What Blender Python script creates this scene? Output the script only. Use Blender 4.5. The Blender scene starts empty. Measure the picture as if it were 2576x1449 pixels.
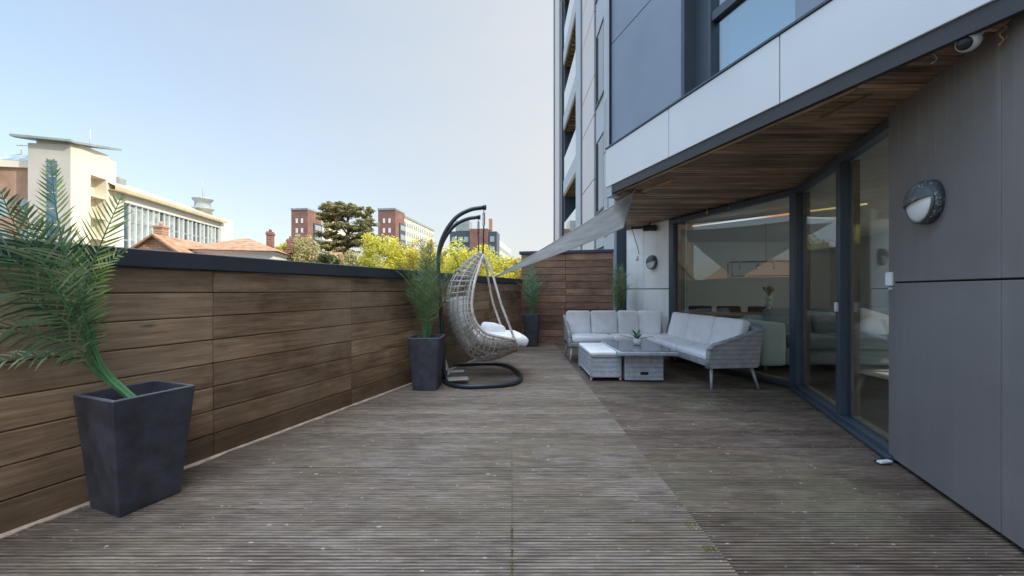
import bpy, math, random
from mathutils import Vector, Matrix, noise as mnoise
random.seed(7)
R = math.radians
scn = bpy.context.scene
COL = scn.collection

# ------------------------------------------------------------------ survey of the place
F0, CX, HOR, H = 975.0, 1288.0, 730.0, 1.15
def W(u, v, Y):                       # sight line (u, v) met at distance Y
    return Vector(((u - CX) / F0 * Y, Y, H - (v - HOR) * Y / F0))
def fence_x(Y): return -3.086 + .386 * Y
def wall_x(Y): return 1.628 + .362 * Y
def door_x(Y): return 2.68 + .3756 * (Y - 2.775)
def pane_x(Y): return 3.34 - .295 * (Y - 4.54)
def fac_x(Y): return 2.664 - .304 * Y

# ------------------------------------------------------------------ mesh builder
class MB:
    def __init__(s): s.v = []; s.f = []; s.mi = []; s.r = []; s.sm = []
    def add(s, vs, fs, mi=0, r=None, sm=False, M=None):
        o = len(s.v)
        if M is not None: vs = [M @ Vector(p) for p in vs]
        s.v.extend([tuple(p) for p in vs])
        if r is None: r = random.random()
        for f in fs:
            s.f.append([i + o for i in f]); s.mi.append(mi); s.r.append(r); s.sm.append(sm)
        return s
    def box(s, x0, x1, y0, y1, z0, z1, mi=0, r=None, M=None, bev=0.0):
        if bev > 0:
            b = min(bev, (x1-x0)*.45, (y1-y0)*.45, (z1-z0)*.45)
            return s.rbox((x0+x1)/2, (y0+y1)/2, (z0+z1)/2, x1-x0, y1-y0, z1-z0, b, mi, r, M)
        vs = [(x0,y0,z0),(x1,y0,z0),(x1,y1,z0),(x0,y1,z0),(x0,y0,z1),(x1,y0,z1),(x1,y1,z1),(x0,y1,z1)]
        return s.add(vs, [(0,3,2,1),(4,5,6,7),(0,1,5,4),(1,2,6,5),(2,3,7,6),(3,0,4,7)], mi, r, False, M)
    def rbox(s, cx, cy, cz, dx, dy, dz, b, mi=0, r=None, M=None):   # chamfered box
        vs = []; hx, hy, hz = dx/2, dy/2, dz/2
        idx = {}
        for sx in (-1,1):
            for sy in (-1,1):
                for sz in (-1,1):
                    for ax in range(3):
                        p = [sx*hx, sy*hy, sz*hz]
                        for a in range(3):
                            if a != ax: p[a] -= (sx,sy,sz)[a]*b
                        idx[(sx,sy,sz,ax)] = len(vs); vs.append((cx+p[0], cy+p[1], cz+p[2]))
        fs = []
        I = idx
        for ax in range(3):
            o1, o2 = [(1,2),(2,0),(0,1)][ax]
            for sg in (-1,1):
                q = []
                for (a,c) in ((-1,-1),(1,-1),(1,1),(-1,1)):
                    t = [0,0,0]; t[ax]=sg; t[o1]=a; t[o2]=c; q.append(I[(t[0],t[1],t[2],ax)])
                fs.append(q if sg>0 else q[::-1])
        for ax in range(3):               # edges parallel to axis ax
            o1, o2 = [(1,2),(2,0),(0,1)][ax]
            for a in (-1,1):
                for c in (-1,1):
                    def g(sg, face):
                        t=[0,0,0]; t[ax]=sg; t[o1]=a; t[o2]=c; return I[(t[0],t[1],t[2],face)]
                    q=[g(-1,o1),g(1,o1),g(1,o2),g(-1,o2)]
                    fs.append(q if a*c>0 else q[::-1])
        for sx in (-1,1):
            for sy in (-1,1):
                for sz in (-1,1):
                    q=[I[(sx,sy,sz,0)],I[(sx,sy,sz,1)],I[(sx,sy,sz,2)]]
                    fs.append(q if sx*sy*sz>0 else q[::-1])
        return s.add(vs, fs, mi, r, False, M)
    def prism(s, poly, z0, z1, mi=0, r=None, M=None):
        n=len(poly); a=sum(poly[i][0]*poly[(i+1)%n][1]-poly[(i+1)%n][0]*poly[i][1] for i in range(n))
        if a<0: poly=poly[::-1]
        vs=[(p[0],p[1],z0) for p in poly]+[(p[0],p[1],z1) for p in poly]
        fs=[tuple(range(n))[::-1], tuple(range(n,2*n))]
        fs+=[(i,(i+1)%n,(i+1)%n+n,i+n) for i in range(n)]
        return s.add(vs, fs, mi, r, False, M)
    def tube(s, pts, rad, n=8, mi=0, r=None, M=None, closed=False, cap=True):
        pts=[Vector(p) for p in pts]; m=len(pts); vs=[]; fs=[]
        if not hasattr(rad,'__len__'): rad=[rad]*m
        up=None
        for i in range(m):
            if closed: t=(pts[(i+1)%m]-pts[i-1])
            else: t=pts[min(i+1,m-1)]-pts[max(i-1,0)]
            t=t.normalized() if t.length>1e-9 else Vector((0,0,1))
            if up is None:
                up=t.orthogonal().normalized()
            up=(up-t*up.dot(t)); up=up.normalized() if up.length>1e-6 else t.orthogonal().normalized()
            b=t.cross(up)
            for k in range(n):
                a=2*math.pi*k/n
                vs.append(pts[i]+(up*math.cos(a)+b*math.sin(a))*rad[i])
        for i in range(m if closed else m-1):
            j=(i+1)%m
            for k in range(n):
                k2=(k+1)%n
                fs.append((i*n+k,i*n+k2,j*n+k2,j*n+k))
        if cap and not closed:
            fs.append(tuple(range(n))[::-1]); fs.append(tuple(range((m-1)*n,m*n)))
        return s.add(vs, fs, mi, r, True, M)
    def lathe(s, prof, n=24, mi=0, r=None, M=None, sm=True):
        vs=[];fs=[];m=len(prof)
        for (rr,z) in prof:
            for k in range(n):
                a=2*math.pi*k/n; vs.append((rr*math.cos(a),rr*math.sin(a),z))
        for i in range(m-1):
            for k in range(n):
                k2=(k+1)%n; fs.append((i*n+k,i*n+k2,(i+1)*n+k2,(i+1)*n+k))
        fs.append(tuple(range(n))[::-1]); fs.append(tuple(range((m-1)*n,m*n)))
        return s.add(vs, fs, mi, r, sm, M)
    def cushion(s, dx, dy, dz, rr=.04, bulge=.25, n=8, M=None, mi=0, r=None, wr=0.0):
        vs=[];fs=[];key={}
        h=(dx/2,dy/2,dz/2); seed=random.random()*50
        ax=2 if dz<=min(dx,dy) else (1 if dy<=dx else 0)
        def vert(p):
            k=tuple(round(c,5) for c in p)
            if k in key: return key[k]
            q=[p[a]*h[a] for a in range(3)]
            rad=min(rr,min(h)*.98)
            inn=[max(-(h[a]-rad),min(h[a]-rad,q[a])) for a in range(3)]
            d=Vector([q[a]-inn[a] for a in range(3)])
            if d.length>1e-9: d=d.normalized()*rad
            o=[inn[a]+d[a] for a in range(3)]
            w=1.0
            for a in range(3):
                if a!=ax: w*=(1-p[a]**2)
            o[ax]*=1+bulge*w
            if wr: 
                nn=mnoise.noise(Vector((o[0]*7+seed,o[1]*7,o[2]*7)))
                for a in range(3): o[a]+=d[a]/max(rad,1e-5)*nn*wr
            key[k]=len(vs); vs.append(tuple(o)); return key[k]
        for a in range(3):
            b,c=[(1,2),(2,0),(0,1)][a]
            for sg in (-1,1):
                for i in range(n):
                    for j in range(n):
                        q=[]
                        for (ii,jj) in ((i,j),(i+1,j),(i+1,j+1),(i,j+1)):
                            p=[0,0,0];p[a]=sg
                            # denser near the edges
                            f=lambda t: math.sin((t/n*2-1)*math.pi/2)
                            p[b]=f(ii);p[c]=f(jj); q.append(vert(p))
                        fs.append(q if sg>0 else q[::-1])
        return s.add(vs,fs,mi,r,True,M)
    def build(s, name, mats, parent=None, M=None):
        me=bpy.data.meshes.new(name); me.from_pydata(s.v,[],s.f)
        if not isinstance(mats,(list,tuple)): mats=[mats]
        for m in mats: me.materials.append(m)
        me.polygons.foreach_set('material_index', s.mi)
        me.polygons.foreach_set('use_smooth', s.sm)
        at=me.attributes.new('rnd','FLOAT','FACE'); at.data.foreach_set('value', s.r)
        me.update()
        o=bpy.data.objects.new(name,me); COL.objects.link(o)
        if parent is not None: o.parent=parent
        if M is not None: o.matrix_local=M
        return o

def tag(o,label=None,cat=None,group=None,kind=None):
    if label: o['label']=label
    if cat: o['category']=cat
    if group: o['group']=group
    if kind: o['kind']=kind
    return o
def thing(name,loc=(0,0,0),rz=0,label=None,cat=None,group=None):
    o=bpy.data.objects.new(name,None); COL.objects.link(o); o.location=loc; o.rotation_euler=(0,0,rz)
    o.empty_display_size=.1
    return tag(o,label,cat,group)
def frame(origin, xdir):             # local frame: X along xdir (horizontal), Z up
    x=Vector((xdir[0],xdir[1],0)).normalized(); z=Vector((0,0,1)); y=z.cross(x)
    m=Matrix.Identity(4)
    for i in range(3): m[i][0]=x[i]; m[i][1]=y[i]; m[i][2]=z[i]; m[i][3]=origin[i]
    return m
def T(x,y,z): return Matrix.Translation((x,y,z))
def RX(a): return Matrix.Rotation(a,4,'X')
def RY(a): return Matrix.Rotation(a,4,'Y')
def RZ(a): return Matrix.Rotation(a,4,'Z')
def crom(pts, k=6):
    P=[Vector(p) for p in pts]; P=[2*P[0]-P[1]]+P+[2*P[-1]-P[-2]]; out=[]
    for i in range(1,len(P)-2):
        for j in range(k):
            t=j/k; a,b,c,d=P[i-1],P[i],P[i+1],P[i+2]
            out.append(.5*((2*b)+(c-a)*t+(2*a-5*b+4*c-d)*t*t+(3*b-a-3*c+d)*t**3))
    out.append(P[-2]); return out

# ------------------------------------------------------------------ materials
class NT:
    def __init__(s,name):
        s.m=bpy.data.materials.new(name); s.m.use_nodes=True; s.t=s.m.node_tree; s.t.nodes.clear()
        s.out=s.t.nodes.new('ShaderNodeOutputMaterial')
    def n(s,typ,ins=None,**kw):
        nd=s.t.nodes.new(typ)
        for k,v in kw.items(): setattr(nd,k,v)
        if ins:
            for k,v in ins.items():
                if isinstance(v,bpy.types.NodeSocket): s.t.links.new(v,nd.inputs[k])
                else: nd.inputs[k].default_value=v
        return nd
    def coord(s,kind='Object',scale=(1,1,1),loc=(0,0,0)):
        c=s.n('ShaderNodeTexCoord'); mp=s.n('ShaderNodeMapping',{'Vector':c.outputs[kind],'Scale':scale,'Location':loc})
        return mp.outputs[0]
    def noise(s,vec,scale=5,detail=4,rough=.55,w=None):
        if w is not None:
            return s.n('ShaderNodeTexNoise',{'Vector':vec,'W':w,'Scale':scale,'Detail':detail,'Roughness':rough},noise_dimensions='4D').outputs[0]
        return s.n('ShaderNodeTexNoise',{'Vector':vec,'Scale':scale,'Detail':detail,'Roughness':rough}).outputs[0]
    def ramp(s,fac,stops,interp='LINEAR'):
        r=s.n('ShaderNodeValToRGB',{0:fac}); e=r.color_ramp.elements; r.color_ramp.interpolation=interp
        while len(e)<len(stops): e.new(.5)
        for i,(p,c) in enumerate(stops):
            e[i].position=p
            e[i].color=(c,c,c,1) if isinstance(c,(int,float)) else (c[0],c[1],c[2],1)
        return r.outputs[0]
    def mix(s,fac,a,b,mode='MIX'):
        nd=s.n('ShaderNodeMix',data_type='RGBA',blend_type=mode)
        for k,v in ((0,fac),(6,a),(7,b)):
            if isinstance(v,bpy.types.NodeSocket): s.t.links.new(v,nd.inputs[k])
            elif k==0: nd.inputs[0].default_value=v
            else: nd.inputs[k].default_value=(v,v,v,1) if isinstance(v,(int,float)) else (v[0],v[1],v[2],1)
        return nd.outputs[2]
    def math(s,op,a,b=0.0,c=0.0):
        nd=s.n('ShaderNodeMath',{0:a,1:b,2:c},operation=op); return nd.outputs[0]
    def attr(s): return s.n('ShaderNodeAttribute',attribute_name='rnd').outputs['Fac']
    def sep(s,vec): return s.n('ShaderNodeSeparateXYZ',{0:vec}).outputs
    def finish(s,col,rough=.6,bump=None,bstr=.3,bdist=.01,metal=0,spec=.5,sheen=0,emit=None,estr=0,trans=0):
        b=s.n('ShaderNodeBsdfPrincipled')
        def st(k,v):
            if isinstance(v,bpy.types.NodeSocket): s.t.links.new(v,b.inputs[k])
            else: b.inputs[k].default_value=v
        st('Base Color', col if isinstance(col,bpy.types.NodeSocket) else (col[0],col[1],col[2],1))
        st('Roughness',rough); st('Metallic',metal); st('Specular IOR Level',spec)
        if sheen: st('Sheen Weight',sheen)
        if emit: st('Emission Color',(emit[0],emit[1],emit[2],1)); st('Emission Strength',estr)
        if bump is not None:
            bp=s.n('ShaderNodeBump',{'Height':bump,'Strength':bstr,'Distance':bdist}); s.t.links.new(bp.outputs[0],b.inputs['Normal'])
        sh=b.outputs[0]
        if trans:
            tr=s.n('ShaderNodeBsdfTranslucent',{'Color':col if isinstance(col,bpy.types.NodeSocket) else (col[0],col[1],col[2],1)})
            sh=s.n('ShaderNodeMixShader',{0:trans,1:sh,2:tr.outputs[0]}).outputs[0]
        s.t.links.new(sh,s.out.inputs[0]); return s.m

def plain(name,c,rough=.5,var=.12,scale=6,metal=0,spec=.5,bstr=.1,stretch=(1,1,1),sheen=0,fine=60):
    g=NT(name); v=g.coord('Object',stretch)
    n1=g.noise(v,scale,5); n2=g.noise(v,fine,3)
    k=g.ramp(n1,[(.3,1-var),(.7,1+var)])
    col=g.mix(1.0,c,k,'MULTIPLY')
    rg=g.math('MULTIPLY_ADD',n1,.2,rough-.1)
    return g.finish(col,rg,n2,bstr,.003,metal,spec,sheen)

def wood(name,dark,mid,light,rough=.7,along=0,grain=1.0,bstr=.35,streak=None,low=None):
    g=NT(name); r=g.attr(); sc=[34*grain]*3; sc[along]=2.2*grain
    v=g.coord('Object',tuple(sc)); off=g.math('MULTIPLY',r,37.0)
    n1=g.noise(v,1.0,8,.72,w=off)
    v2=g.coord('Object'); n2=g.noise(v2,2.3,4,.6,w=off)
    sc2=[150*grain]*3; sc2[along]=6*grain
    n3=g.noise(g.coord('Object',tuple(sc2)),1.0,3,.6,w=off)
    c=g.ramp(n1,[(.28,dark),(.5,mid),(.75,light)])
    c=g.mix(g.ramp(n3,[(.35,.35),(.6,0.0)]),c,dark)
    tone=g.ramp(r,[(0,.62),(.5,1.0),(1,1.34)])
    c=g.mix(1.0,c,tone,'MULTIPLY')
    st=g.ramp(n2,[(.3,.62),(.65,1.15)])
    c=g.mix(1.0,c,st,'MULTIPLY')
    # a few knots
    kn=g.n('ShaderNodeTexVoronoi',{'Vector':g.coord('Object',tuple(1.3 if i==along else 5 for i in range(3))),'Scale':1.0,'Randomness':1.0}).outputs['Distance']
    c=g.mix(g.ramp(kn,[(.03,.85),(.075,0.0)]),c,tuple(x*.4 for x in dark))
    if streak is not None:     # silvered weathering
        n4=g.noise(g.coord('Object',(.9,.9,.9)),1.4,6,.65)
        c=g.mix(g.ramp(n4,[(.42,0.0),(.68,.6)]),c,streak)
    if low is not None:        # darker towards the deck
        z=g.sep(g.coord('Object'))[2]; zz=g.math('MULTIPLY_ADD',n2,.5,z)
        c=g.mix(g.ramp(zz,[(.25,.75),(.75,0.0)]),c,low)
    return g.finish(c,rough,n3,bstr,.003,spec=.3)

def glassmat(name,tint=(.8,.86,.86),refl=(.95,.97,1),k=.9,base=.06,rough=0.0):
    g=NT(name)
    fa=g.n('ShaderNodeLayerWeight',{'Blend':.5}).outputs['Facing']
    fac=g.math('MINIMUM',g.math('MULTIPLY_ADD',g.math('POWER',fa,4.0),k,base),1.0)
    tr=g.n('ShaderNodeBsdfTransparent',{'Color':(tint[0],tint[1],tint[2],1)})
    gl=g.n('ShaderNodeBsdfGlossy',{'Color':(refl[0],refl[1],refl[2],1),'Roughness':rough})
    # slight pillowing of the panes
    nz=g.noise(g.coord('Object'),1.1,1); bp=g.n('ShaderNodeBump',{'Height':nz,'Strength':.02,'Distance':.01}); g.t.links.new(bp.outputs[0],gl.inputs['Normal'])
    mx=g.n('ShaderNodeMixShader',{0:fac,1:tr.outputs[0],2:gl.outputs[0]})
    g.t.links.new(mx.outputs[0],g.out.inputs[0]); return g.m

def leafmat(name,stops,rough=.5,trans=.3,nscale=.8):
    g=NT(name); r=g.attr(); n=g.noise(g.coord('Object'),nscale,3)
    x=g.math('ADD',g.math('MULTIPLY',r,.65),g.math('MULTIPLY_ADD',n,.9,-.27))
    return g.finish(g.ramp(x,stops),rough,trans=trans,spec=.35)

def brickmat(name,a,b,mortar,scale=1.0,along=(1,1,1)):
    g=NT(name); c=g.n('ShaderNodeTexCoord').outputs['Object']; s_=g.sep(c)
    u=g.math('ADD',s_[0],s_[1]); vv=g.n('ShaderNodeCombineXYZ',{0:u,1:s_[2],2:0.0}).outputs[0]
    br=g.n('ShaderNodeTexBrick',{'Vector':vv,'Color1':(*a,1),'Color2':(*b,1),'Mortar':(*mortar,1),'Scale':scale,'Mortar Size':.02,'Brick Width':.45,'Row Height':.15})
    n=g.noise(g.coord('Object'),.5,5); col=g.mix(1.0,br.outputs[0],g.ramp(n,[(.3,.78),(.7,1.2)]),'MULTIPLY')
    return g.finish(col,.85)

def weave(name,a,b,scale=60):
    g=NT(name); s_=g.sep(g.coord('Object',(scale,scale,scale)))
    u=g.math('ADD',s_[0],s_[1])
    w1=g.math('SINE',u); w2=g.math('SINE',g.math('MULTIPLY',s_[2],1.6))
    p=g.math('MULTIPLY',w1,w2); p2=g.math('MULTIPLY_ADD',p,.5,.5)
    n=g.noise(g.coord('Object'),14,3)
    rows=g.math('MULTIPLY_ADD',g.math('SINE',g.math('MULTIPLY',s_[2],.8)),.5,.5)
    c=g.mix(g.ramp(p2,[(.1,.25),(.9,.8)]),a,b)
    c=g.mix(1.0,c,g.ramp(n,[(.3,.78),(.7,1.15)]),'MULTIPLY')
    c=g.mix(g.ramp(rows,[(.0,.45),(.25,0.0)]),c,tuple(x*.4 for x in a))
    return g.finish(c,.55,p2,.8,.004)

# ---- deck
def deckmat(name,c1,c2,c3,green,gamt,grey,seed):
    g=NT(name); v=g.coord('Object'); s_=g.sep(v); r=g.attr()
    off=g.math('MULTIPLY',r,53.0)
    n1=g.noise(g.coord('Object',(3.2,55,42)),1.0,8,.72,w=off)
    n3=g.noise(g.coord('Object',(9,260,1)),1.0,3,.6,w=off)
    c=g.ramp(n1,[(.34,c1),(.5,c2),(.66,c3)])
    c=g.mix(1.0,c,g.ramp(r,[(0,.74),(1,1.2)]),'MULTIPLY')
    c=g.mix(g.ramp(n3,[(.40,.55),(.55,0.0)]),c,tuple(x*.45 for x in c1))
    big=g.noise(g.coord('Object',(.8,1.1,1),(seed,0,0)),1.0,9,.75)
    c=g.mix(g.ramp(big,[(.46,0.0),(.62,gamt)]),c,green)
    big2=g.noise(g.coord('Object',(1.3,3.2,1),(seed+9,3,0)),1.0,10,.78)
    c=g.mix(g.ramp(big2,[(.50,0.0),(.66,.35)]),c,grey)
    patch=g.noise(g.coord('Object',(5,14,1),(seed+4,3,0)),1.0,8,.75)
    c=g.mix(1.0,c,g.ramp(patch,[(.3,.72),(.7,1.25)]),'MULTIPLY')
    # pale flecks, fallen petals
    for sc,th,k in ((2.6,.022,.9),(5.1,.03,.8),(12.0,.05,.55)):
        vo=g.n('ShaderNodeTexVoronoi',{'Vector':g.coord('Object',(sc*.8,sc*1.4,0),(seed,seed,0)),'Scale':1.0,'Randomness':1.0},voronoi_dimensions='2D')
        gate=g.ramp(g.sep(vo.outputs['Color'])[0],[(.72,0.0),(.74,1.0)])
        sp=g.math('MULTIPLY',g.ramp(vo.outputs['Distance'],[(th*.6,k),(th*1.5,0.0)]),gate)
        c=g.mix(sp,c,(.5,.49,.45))
    # groove floors: low height of the profile is darker
    z=g.ramp(s_[2],[(0,0.0),(1,1.0)])
    zz=g.math('MULTIPLY_ADD',s_[2],220.0,1.0)     # 0 at groove floor (-4.5 mm), 1 at the top
    c=g.mix(g.ramp(zz,[(.1,.72),(.85,0.0)]),c,tuple(x*.28 for x in c1))
    return g.finish(c,g.math('MULTIPLY_ADD',big2,-.25,.72),n3,.3,.002,spec=.35)

M={}
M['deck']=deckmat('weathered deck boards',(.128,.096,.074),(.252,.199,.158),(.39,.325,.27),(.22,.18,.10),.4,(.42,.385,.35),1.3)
M['deck2']=deckmat('dark brown deck boards',(.085,.058,.043),(.16,.115,.09),(.26,.197,.16),(.20,.19,.11),.5,(.36,.35,.29),5.7)  # right deck boards have their own darker brown
M['fence']=wood('fence sleepers',(.125,.074,.043),(.40,.26,.16),(.68,.49,.33),.75,0,1.0,.5,streak=(.48,.385,.28),low=(.13,.085,.05))
M['backwall']=wood('back wall boards',(.15,.08,.052),(.33,.195,.13),(.48,.31,.21),.72,0,1.0,.35)
M['anthracite']=plain('anthracite coping',(.052,.058,.078),.45,.2,3,0,.5,.08)
M['strip']=plain('pale edge strip',(.62,.50,.39),.85,.35,14)
M['darkflash']=plain('dark flashing',(.035,.037,.042),.5,.2,3)
M['pot']=plain('slate grey planter',(.065,.068,.09),.5,.4,9,0,.45,.25)
M['pot_rim']=plain('planter rim',(.13,.135,.165),.5,.22,5,0,.45,.25)
M['soil']=plain('potting soil',(.03,.022,.016),.95,.5,20,bstr=.6)
M['frame']=plain('blue grey frame',(.06,.08,.105),.4,.12,3)
M['timber']=wood('frame timber',(.22,.15,.085),(.38,.28,.17),(.5,.38,.25),.55,2,1)
M['batten']=wood('pale batten',(.3,.19,.1),(.5,.34,.2),(.62,.46,.29),.6,0,1)
def cladding(name,c,streakc,amt,vs=9):
    g=NT(name); v=g.coord('Object',(vs,vs,.35)); n=g.noise(v,1.0,5,.6); n2=g.noise(g.coord('Object'),1.2,5,.6); n3=g.noise(g.coord('Object',(50,50,3)),1.0,3)
    n5=g.noise(g.coord('Object',(26,26,.8)),1.0,4,.6)
    col=g.mix(g.ramp(n,[(.45,0.0),(.8,amt)]),c,streakc)
    col=g.mix(1.0,col,g.ramp(n2,[(.3,.86),(.7,1.14)]),'MULTIPLY')
    z=g.sep(g.coord('Object'))[2]
    drip=g.math('MULTIPLY',g.ramp(n5,[(.52,0.0),(.7,1.0)]),g.ramp(z,[(0.0,0.0),(1.0,1.0)]))
    zt=g.n('ShaderNodeMapRange',{'Value':z,'From Min':1.55,'From Max':2.35}).outputs[0]
    col=g.mix(g.math('MULTIPLY',g.math('MULTIPLY',drip,zt),amt),col,(.32,.30,.24))
    return g.finish(col,.5,n3,.08,.003,spec=.4)
M['darkclad']=cladding('grey rainscreen panel',(.182,.175,.174),(.235,.228,.222),.45)
M['bluepanel']=plain('blue grey panel',(.23,.285,.375),.42,.1,1.2,spec=.5)
M['silver']=plain('silver metal panel',(.68,.69,.70),.38,.05,1,.35)
M['white']=cladding('pale cladding',(.93,.93,.92),(.78,.76,.72),.3)
M['pinkwhite']=plain('tower white panel',(.66,.62,.62),.5,.05,.5)
M['towergrey']=plain('tower grey panel',(.42,.47,.53),.45,.08,.6)
M['darkjoint']=plain('dark joint',(.015,.018,.024),.6)
def soffitmat():
    g=NT('soffit boards'); v=g.coord('Object'); s_=g.sep(v); bid=g.math('FLOOR',g.math('DIVIDE',s_[1],.092))
    wn=g.n('ShaderNodeTexWhiteNoise',{'W':bid},noise_dimensions='1D').outputs[0]
    off=g.math('MULTIPLY',wn,41.0)
    n1=g.noise(g.coord('Object',(2,30,1)),1.0,6,.65,w=off); n2=g.noise(g.coord('Object',(.7,.9,1)),1.6,5,.6)
    c=g.ramp(n1,[(.33,(.09,.05,.03)),(.5,(.37,.235,.145)),(.75,(.66,.48,.32))])
    c=g.mix(1.0,c,g.ramp(wn,[(0,.55),(1,1.4)]),'MULTIPLY'); c=g.mix(1.0,c,g.ramp(n2,[(.3,.6),(.7,1.25)]),'MULTIPLY')
    fr=g.math('FRACT',g.math('DIVIDE',s_[1],.092))
    gap=g.ramp(fr,[(.0,1.0),(.07,0.0)]); c=g.mix(gap,c,(.012,.008,.006))
    return g.finish(c,.7,g.ramp(fr,[(0,0.0),(.1,1.0)]),.6,.01)
M['soffit']=soffitmat()
M['glass']=glassmat('door glass',(.92,.955,.955),k=.9,base=.05)
M['glass_up']=glassmat('upper window glass',(.62,.80,.90),(.88,.98,1),k=.9,base=.40)
M['glass_bal']=glassmat('balustrade glass',(.75,.85,.88),k=.9,base=.25)
M['sky_backing']=plain('pale sky backing',(.62,.70,.74),.8,.05,1)  # pale colour standing in for sky reflected by the upper window
M['sail']=None
g=NT('grey sail cloth'); n=g.noise(g.coord('Object'),3,4); n2=g.noise(g.coord('Object',(1,1,1)),220,2)
M['sail']=g.finish(g.mix(1.0,(.46,.455,.43),g.ramp(n,[(.3,.8),(.7,1.15)]),'MULTIPLY'),.85,n2,.25,.003,trans=.4)
M['fabric']=plain('light cushion fabric',(.93,.93,.95),.9,.07,7,0,.2,.3,sheen=.2,fine=300)
M['white_cloth']=plain('white cushion fabric',(.95,.95,.96),.9,.06,7,0,.2,.3,sheen=.2,fine=300)
M['rattan']=weave('grey rattan weave',(.26,.265,.28),(.48,.49,.51),150)
M['rattan_l']=weave('light grey rattan weave',(.38,.42,.47),(.60,.64,.70),130)
M['leg']=plain('grey powder coat',(.45,.43,.45),.4,.1)
M['tabletop']=plain('glass topped grey top',(.17,.19,.22),.07,.1,8,0,.9,.0)
M['cane']=plain('pale resin cane',(.66,.60,.52),.5,.3,20)
M['cane2']=plain('grey resin cane',(.34,.315,.29),.5,.3,20)
M['cane3']=plain('mid grey resin cane',(.56,.52,.47),.5,.3,20)
M['swingsteel']=plain('dark green grey steel',(.035,.05,.058),.32,.2,8,.2)
M['spring']=plain('black spring',(.02,.02,.022),.5)
M['chrome']=plain('brushed steel',(.5,.5,.5),.3,.1,20,.8)
M['whiteplastic']=plain('white plastic',(.75,.76,.78),.35,.05)
M['black']=plain('black plastic',(.02,.021,.024),.4,.1)
M['lampmetal']=None
g=NT('weathered lamp metal'); vo=g.n('ShaderNodeTexVoronoi',{'Vector':g.coord('Object'),'Scale':75.0}); gt=g.noise(g.coord('Object'),7,4)
sp=g.math('MULTIPLY',g.ramp(vo.outputs['Distance'],[(.22,1.0),(.42,0.0)]),g.ramp(gt,[(.45,0.0),(.6,1.0)]))
M['lampmetal']=g.finish(g.mix(sp,(.10,.11,.12),(.42,.44,.46)),.5,gt,.3,.003,metal=.2)
g=NT('opal diffuser'); M['opal']=g.finish((.80,.81,.82),.35)
M['palm']=leafmat('palm leaf',[(.1,(.055,.12,.07)),(.5,(.15,.27,.15)),(.85,(.42,.52,.34))],.38,.2,3)
M['palm_y']=leafmat('yellow green palm leaf',[(.1,(.11,.21,.06)),(.5,(.30,.44,.13)),(.9,(.64,.68,.32))],.4,.3,3)
M['palm_g']=leafmat('grey green palm leaf',[(.1,(.07,.12,.06)),(.5,(.17,.25,.11)),(.9,(.38,.44,.25))],.5,.25,3)
M['palmstem']=plain('bright green stem',(.10,.27,.11),.4,.25,12)
M['ivoryleaf']=leafmat('orchid leaf',[(.1,(.02,.09,.03)),(.8,(.06,.20,.07))],.3,.1)
M['yellowleaf']=leafmat('spring yellow leaf',[(.05,(.26,.27,.03)),(.45,(.60,.57,.07)),(.9,(.86,.80,.18))],.6,.35)
M['goldleaf']=leafmat('golden leaf',[(.05,(.26,.24,.03)),(.45,(.56,.49,.08)),(.9,(.80,.70,.20))],.6,.35)
M['oliveleaf']=leafmat('olive leaf',[(.05,(.13,.13,.05)),(.45,(.34,.32,.13)),(.9,(.62,.56,.27))],.6,.3)
M['greenleaf']=leafmat('mid green leaf',[(.05,(.06,.08,.03)),(.45,(.14,.17,.06)),(.9,(.30,.32,.10))],.6,.3)
M['pineleaf']=leafmat('pine needle',[(.05,(.08,.09,.04)),(.45,(.22,.215,.09)),(.9,(.48,.43,.19))],.7,.1)
M['bark']=plain('bark',(.13,.08,.055),.9,.4,4,bstr=.8)
M['brick_dark']=brickmat('dark red brick',(.25,.085,.055),(.19,.065,.045),(.3,.25,.22))
M['brick_or']=brickmat('orange brick',(.42,.22,.14),(.35,.18,.11),(.45,.36,.28))
M['tile']=None
g=NT('clay roof tiles'); s_=g.sep(g.coord('Object')); 
rw=g.math('FRACT',g.math('MULTIPLY',s_[2],5.0)); n=g.noise(g.coord('Object'),2.5,5)
c=g.ramp(n,[(.3,(.26,.13,.07)),(.55,(.38,.21,.12)),(.75,(.50,.33,.21))]); c=g.mix(g.ramp(rw,[(0,.6),(.25,0.0)]),c,(.1,.045,.03))
M['tile']=g.finish(c,.8)
M['cream']=plain('cream render',(.80,.72,.58),.8,.06,.3)
M['cream_s']=plain('greyed cream',(.55,.52,.47),.8,.07,.3)  # darker, greyer cream, used on the tower end wall
M['whiterender']=plain('white render',(.78,.77,.74),.8,.04,.3)
M['tanroof']=plain('tan metal roof',(.60,.47,.30),.6,.12,.6)
M['winglass']=plain('dark window glass',(.07,.12,.16),.08,.4,.9,0,1.0,.0)
M['winlight']=plain('light window glass',(.30,.38,.40),.12,.35,1.5,0,1.0,.0)
M['blueglass']=plain('blue strip glass',(.05,.12,.28),.1,.3,.6,0,1.0,.0)
M['greyroof']=plain('grey lead roof',(.30,.34,.34),.5,.2,1)
M['int_wall']=plain('interior sage wall',(.74,.79,.79),.9,.03,1)
M['int_ceil']=plain('interior ceiling',(.62,.62,.60),.9,.03,1)
M['int_floor']=wood('interior floor',(.07,.055,.045),(.13,.105,.09),(.19,.16,.14),.35,1,1)
M['intsofa']=plain('sage grey upholstery',(.44,.52,.50),.9,.07,6,sheen=.3,fine=200)
M['intsofad']=plain('slate upholstery',(.20,.24,.235),.9,.07,6,sheen=.3,fine=200)
M['oak']=wood('oak table',(.2,.11,.05),(.36,.21,.10),(.46,.29,.15),.45,0,1)
M['chairblk']=plain('charcoal velvet',(.03,.034,.038),.8,.1)
M['vase']=plain('mint ceramic',(.55,.66,.60),.3,.05)
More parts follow.
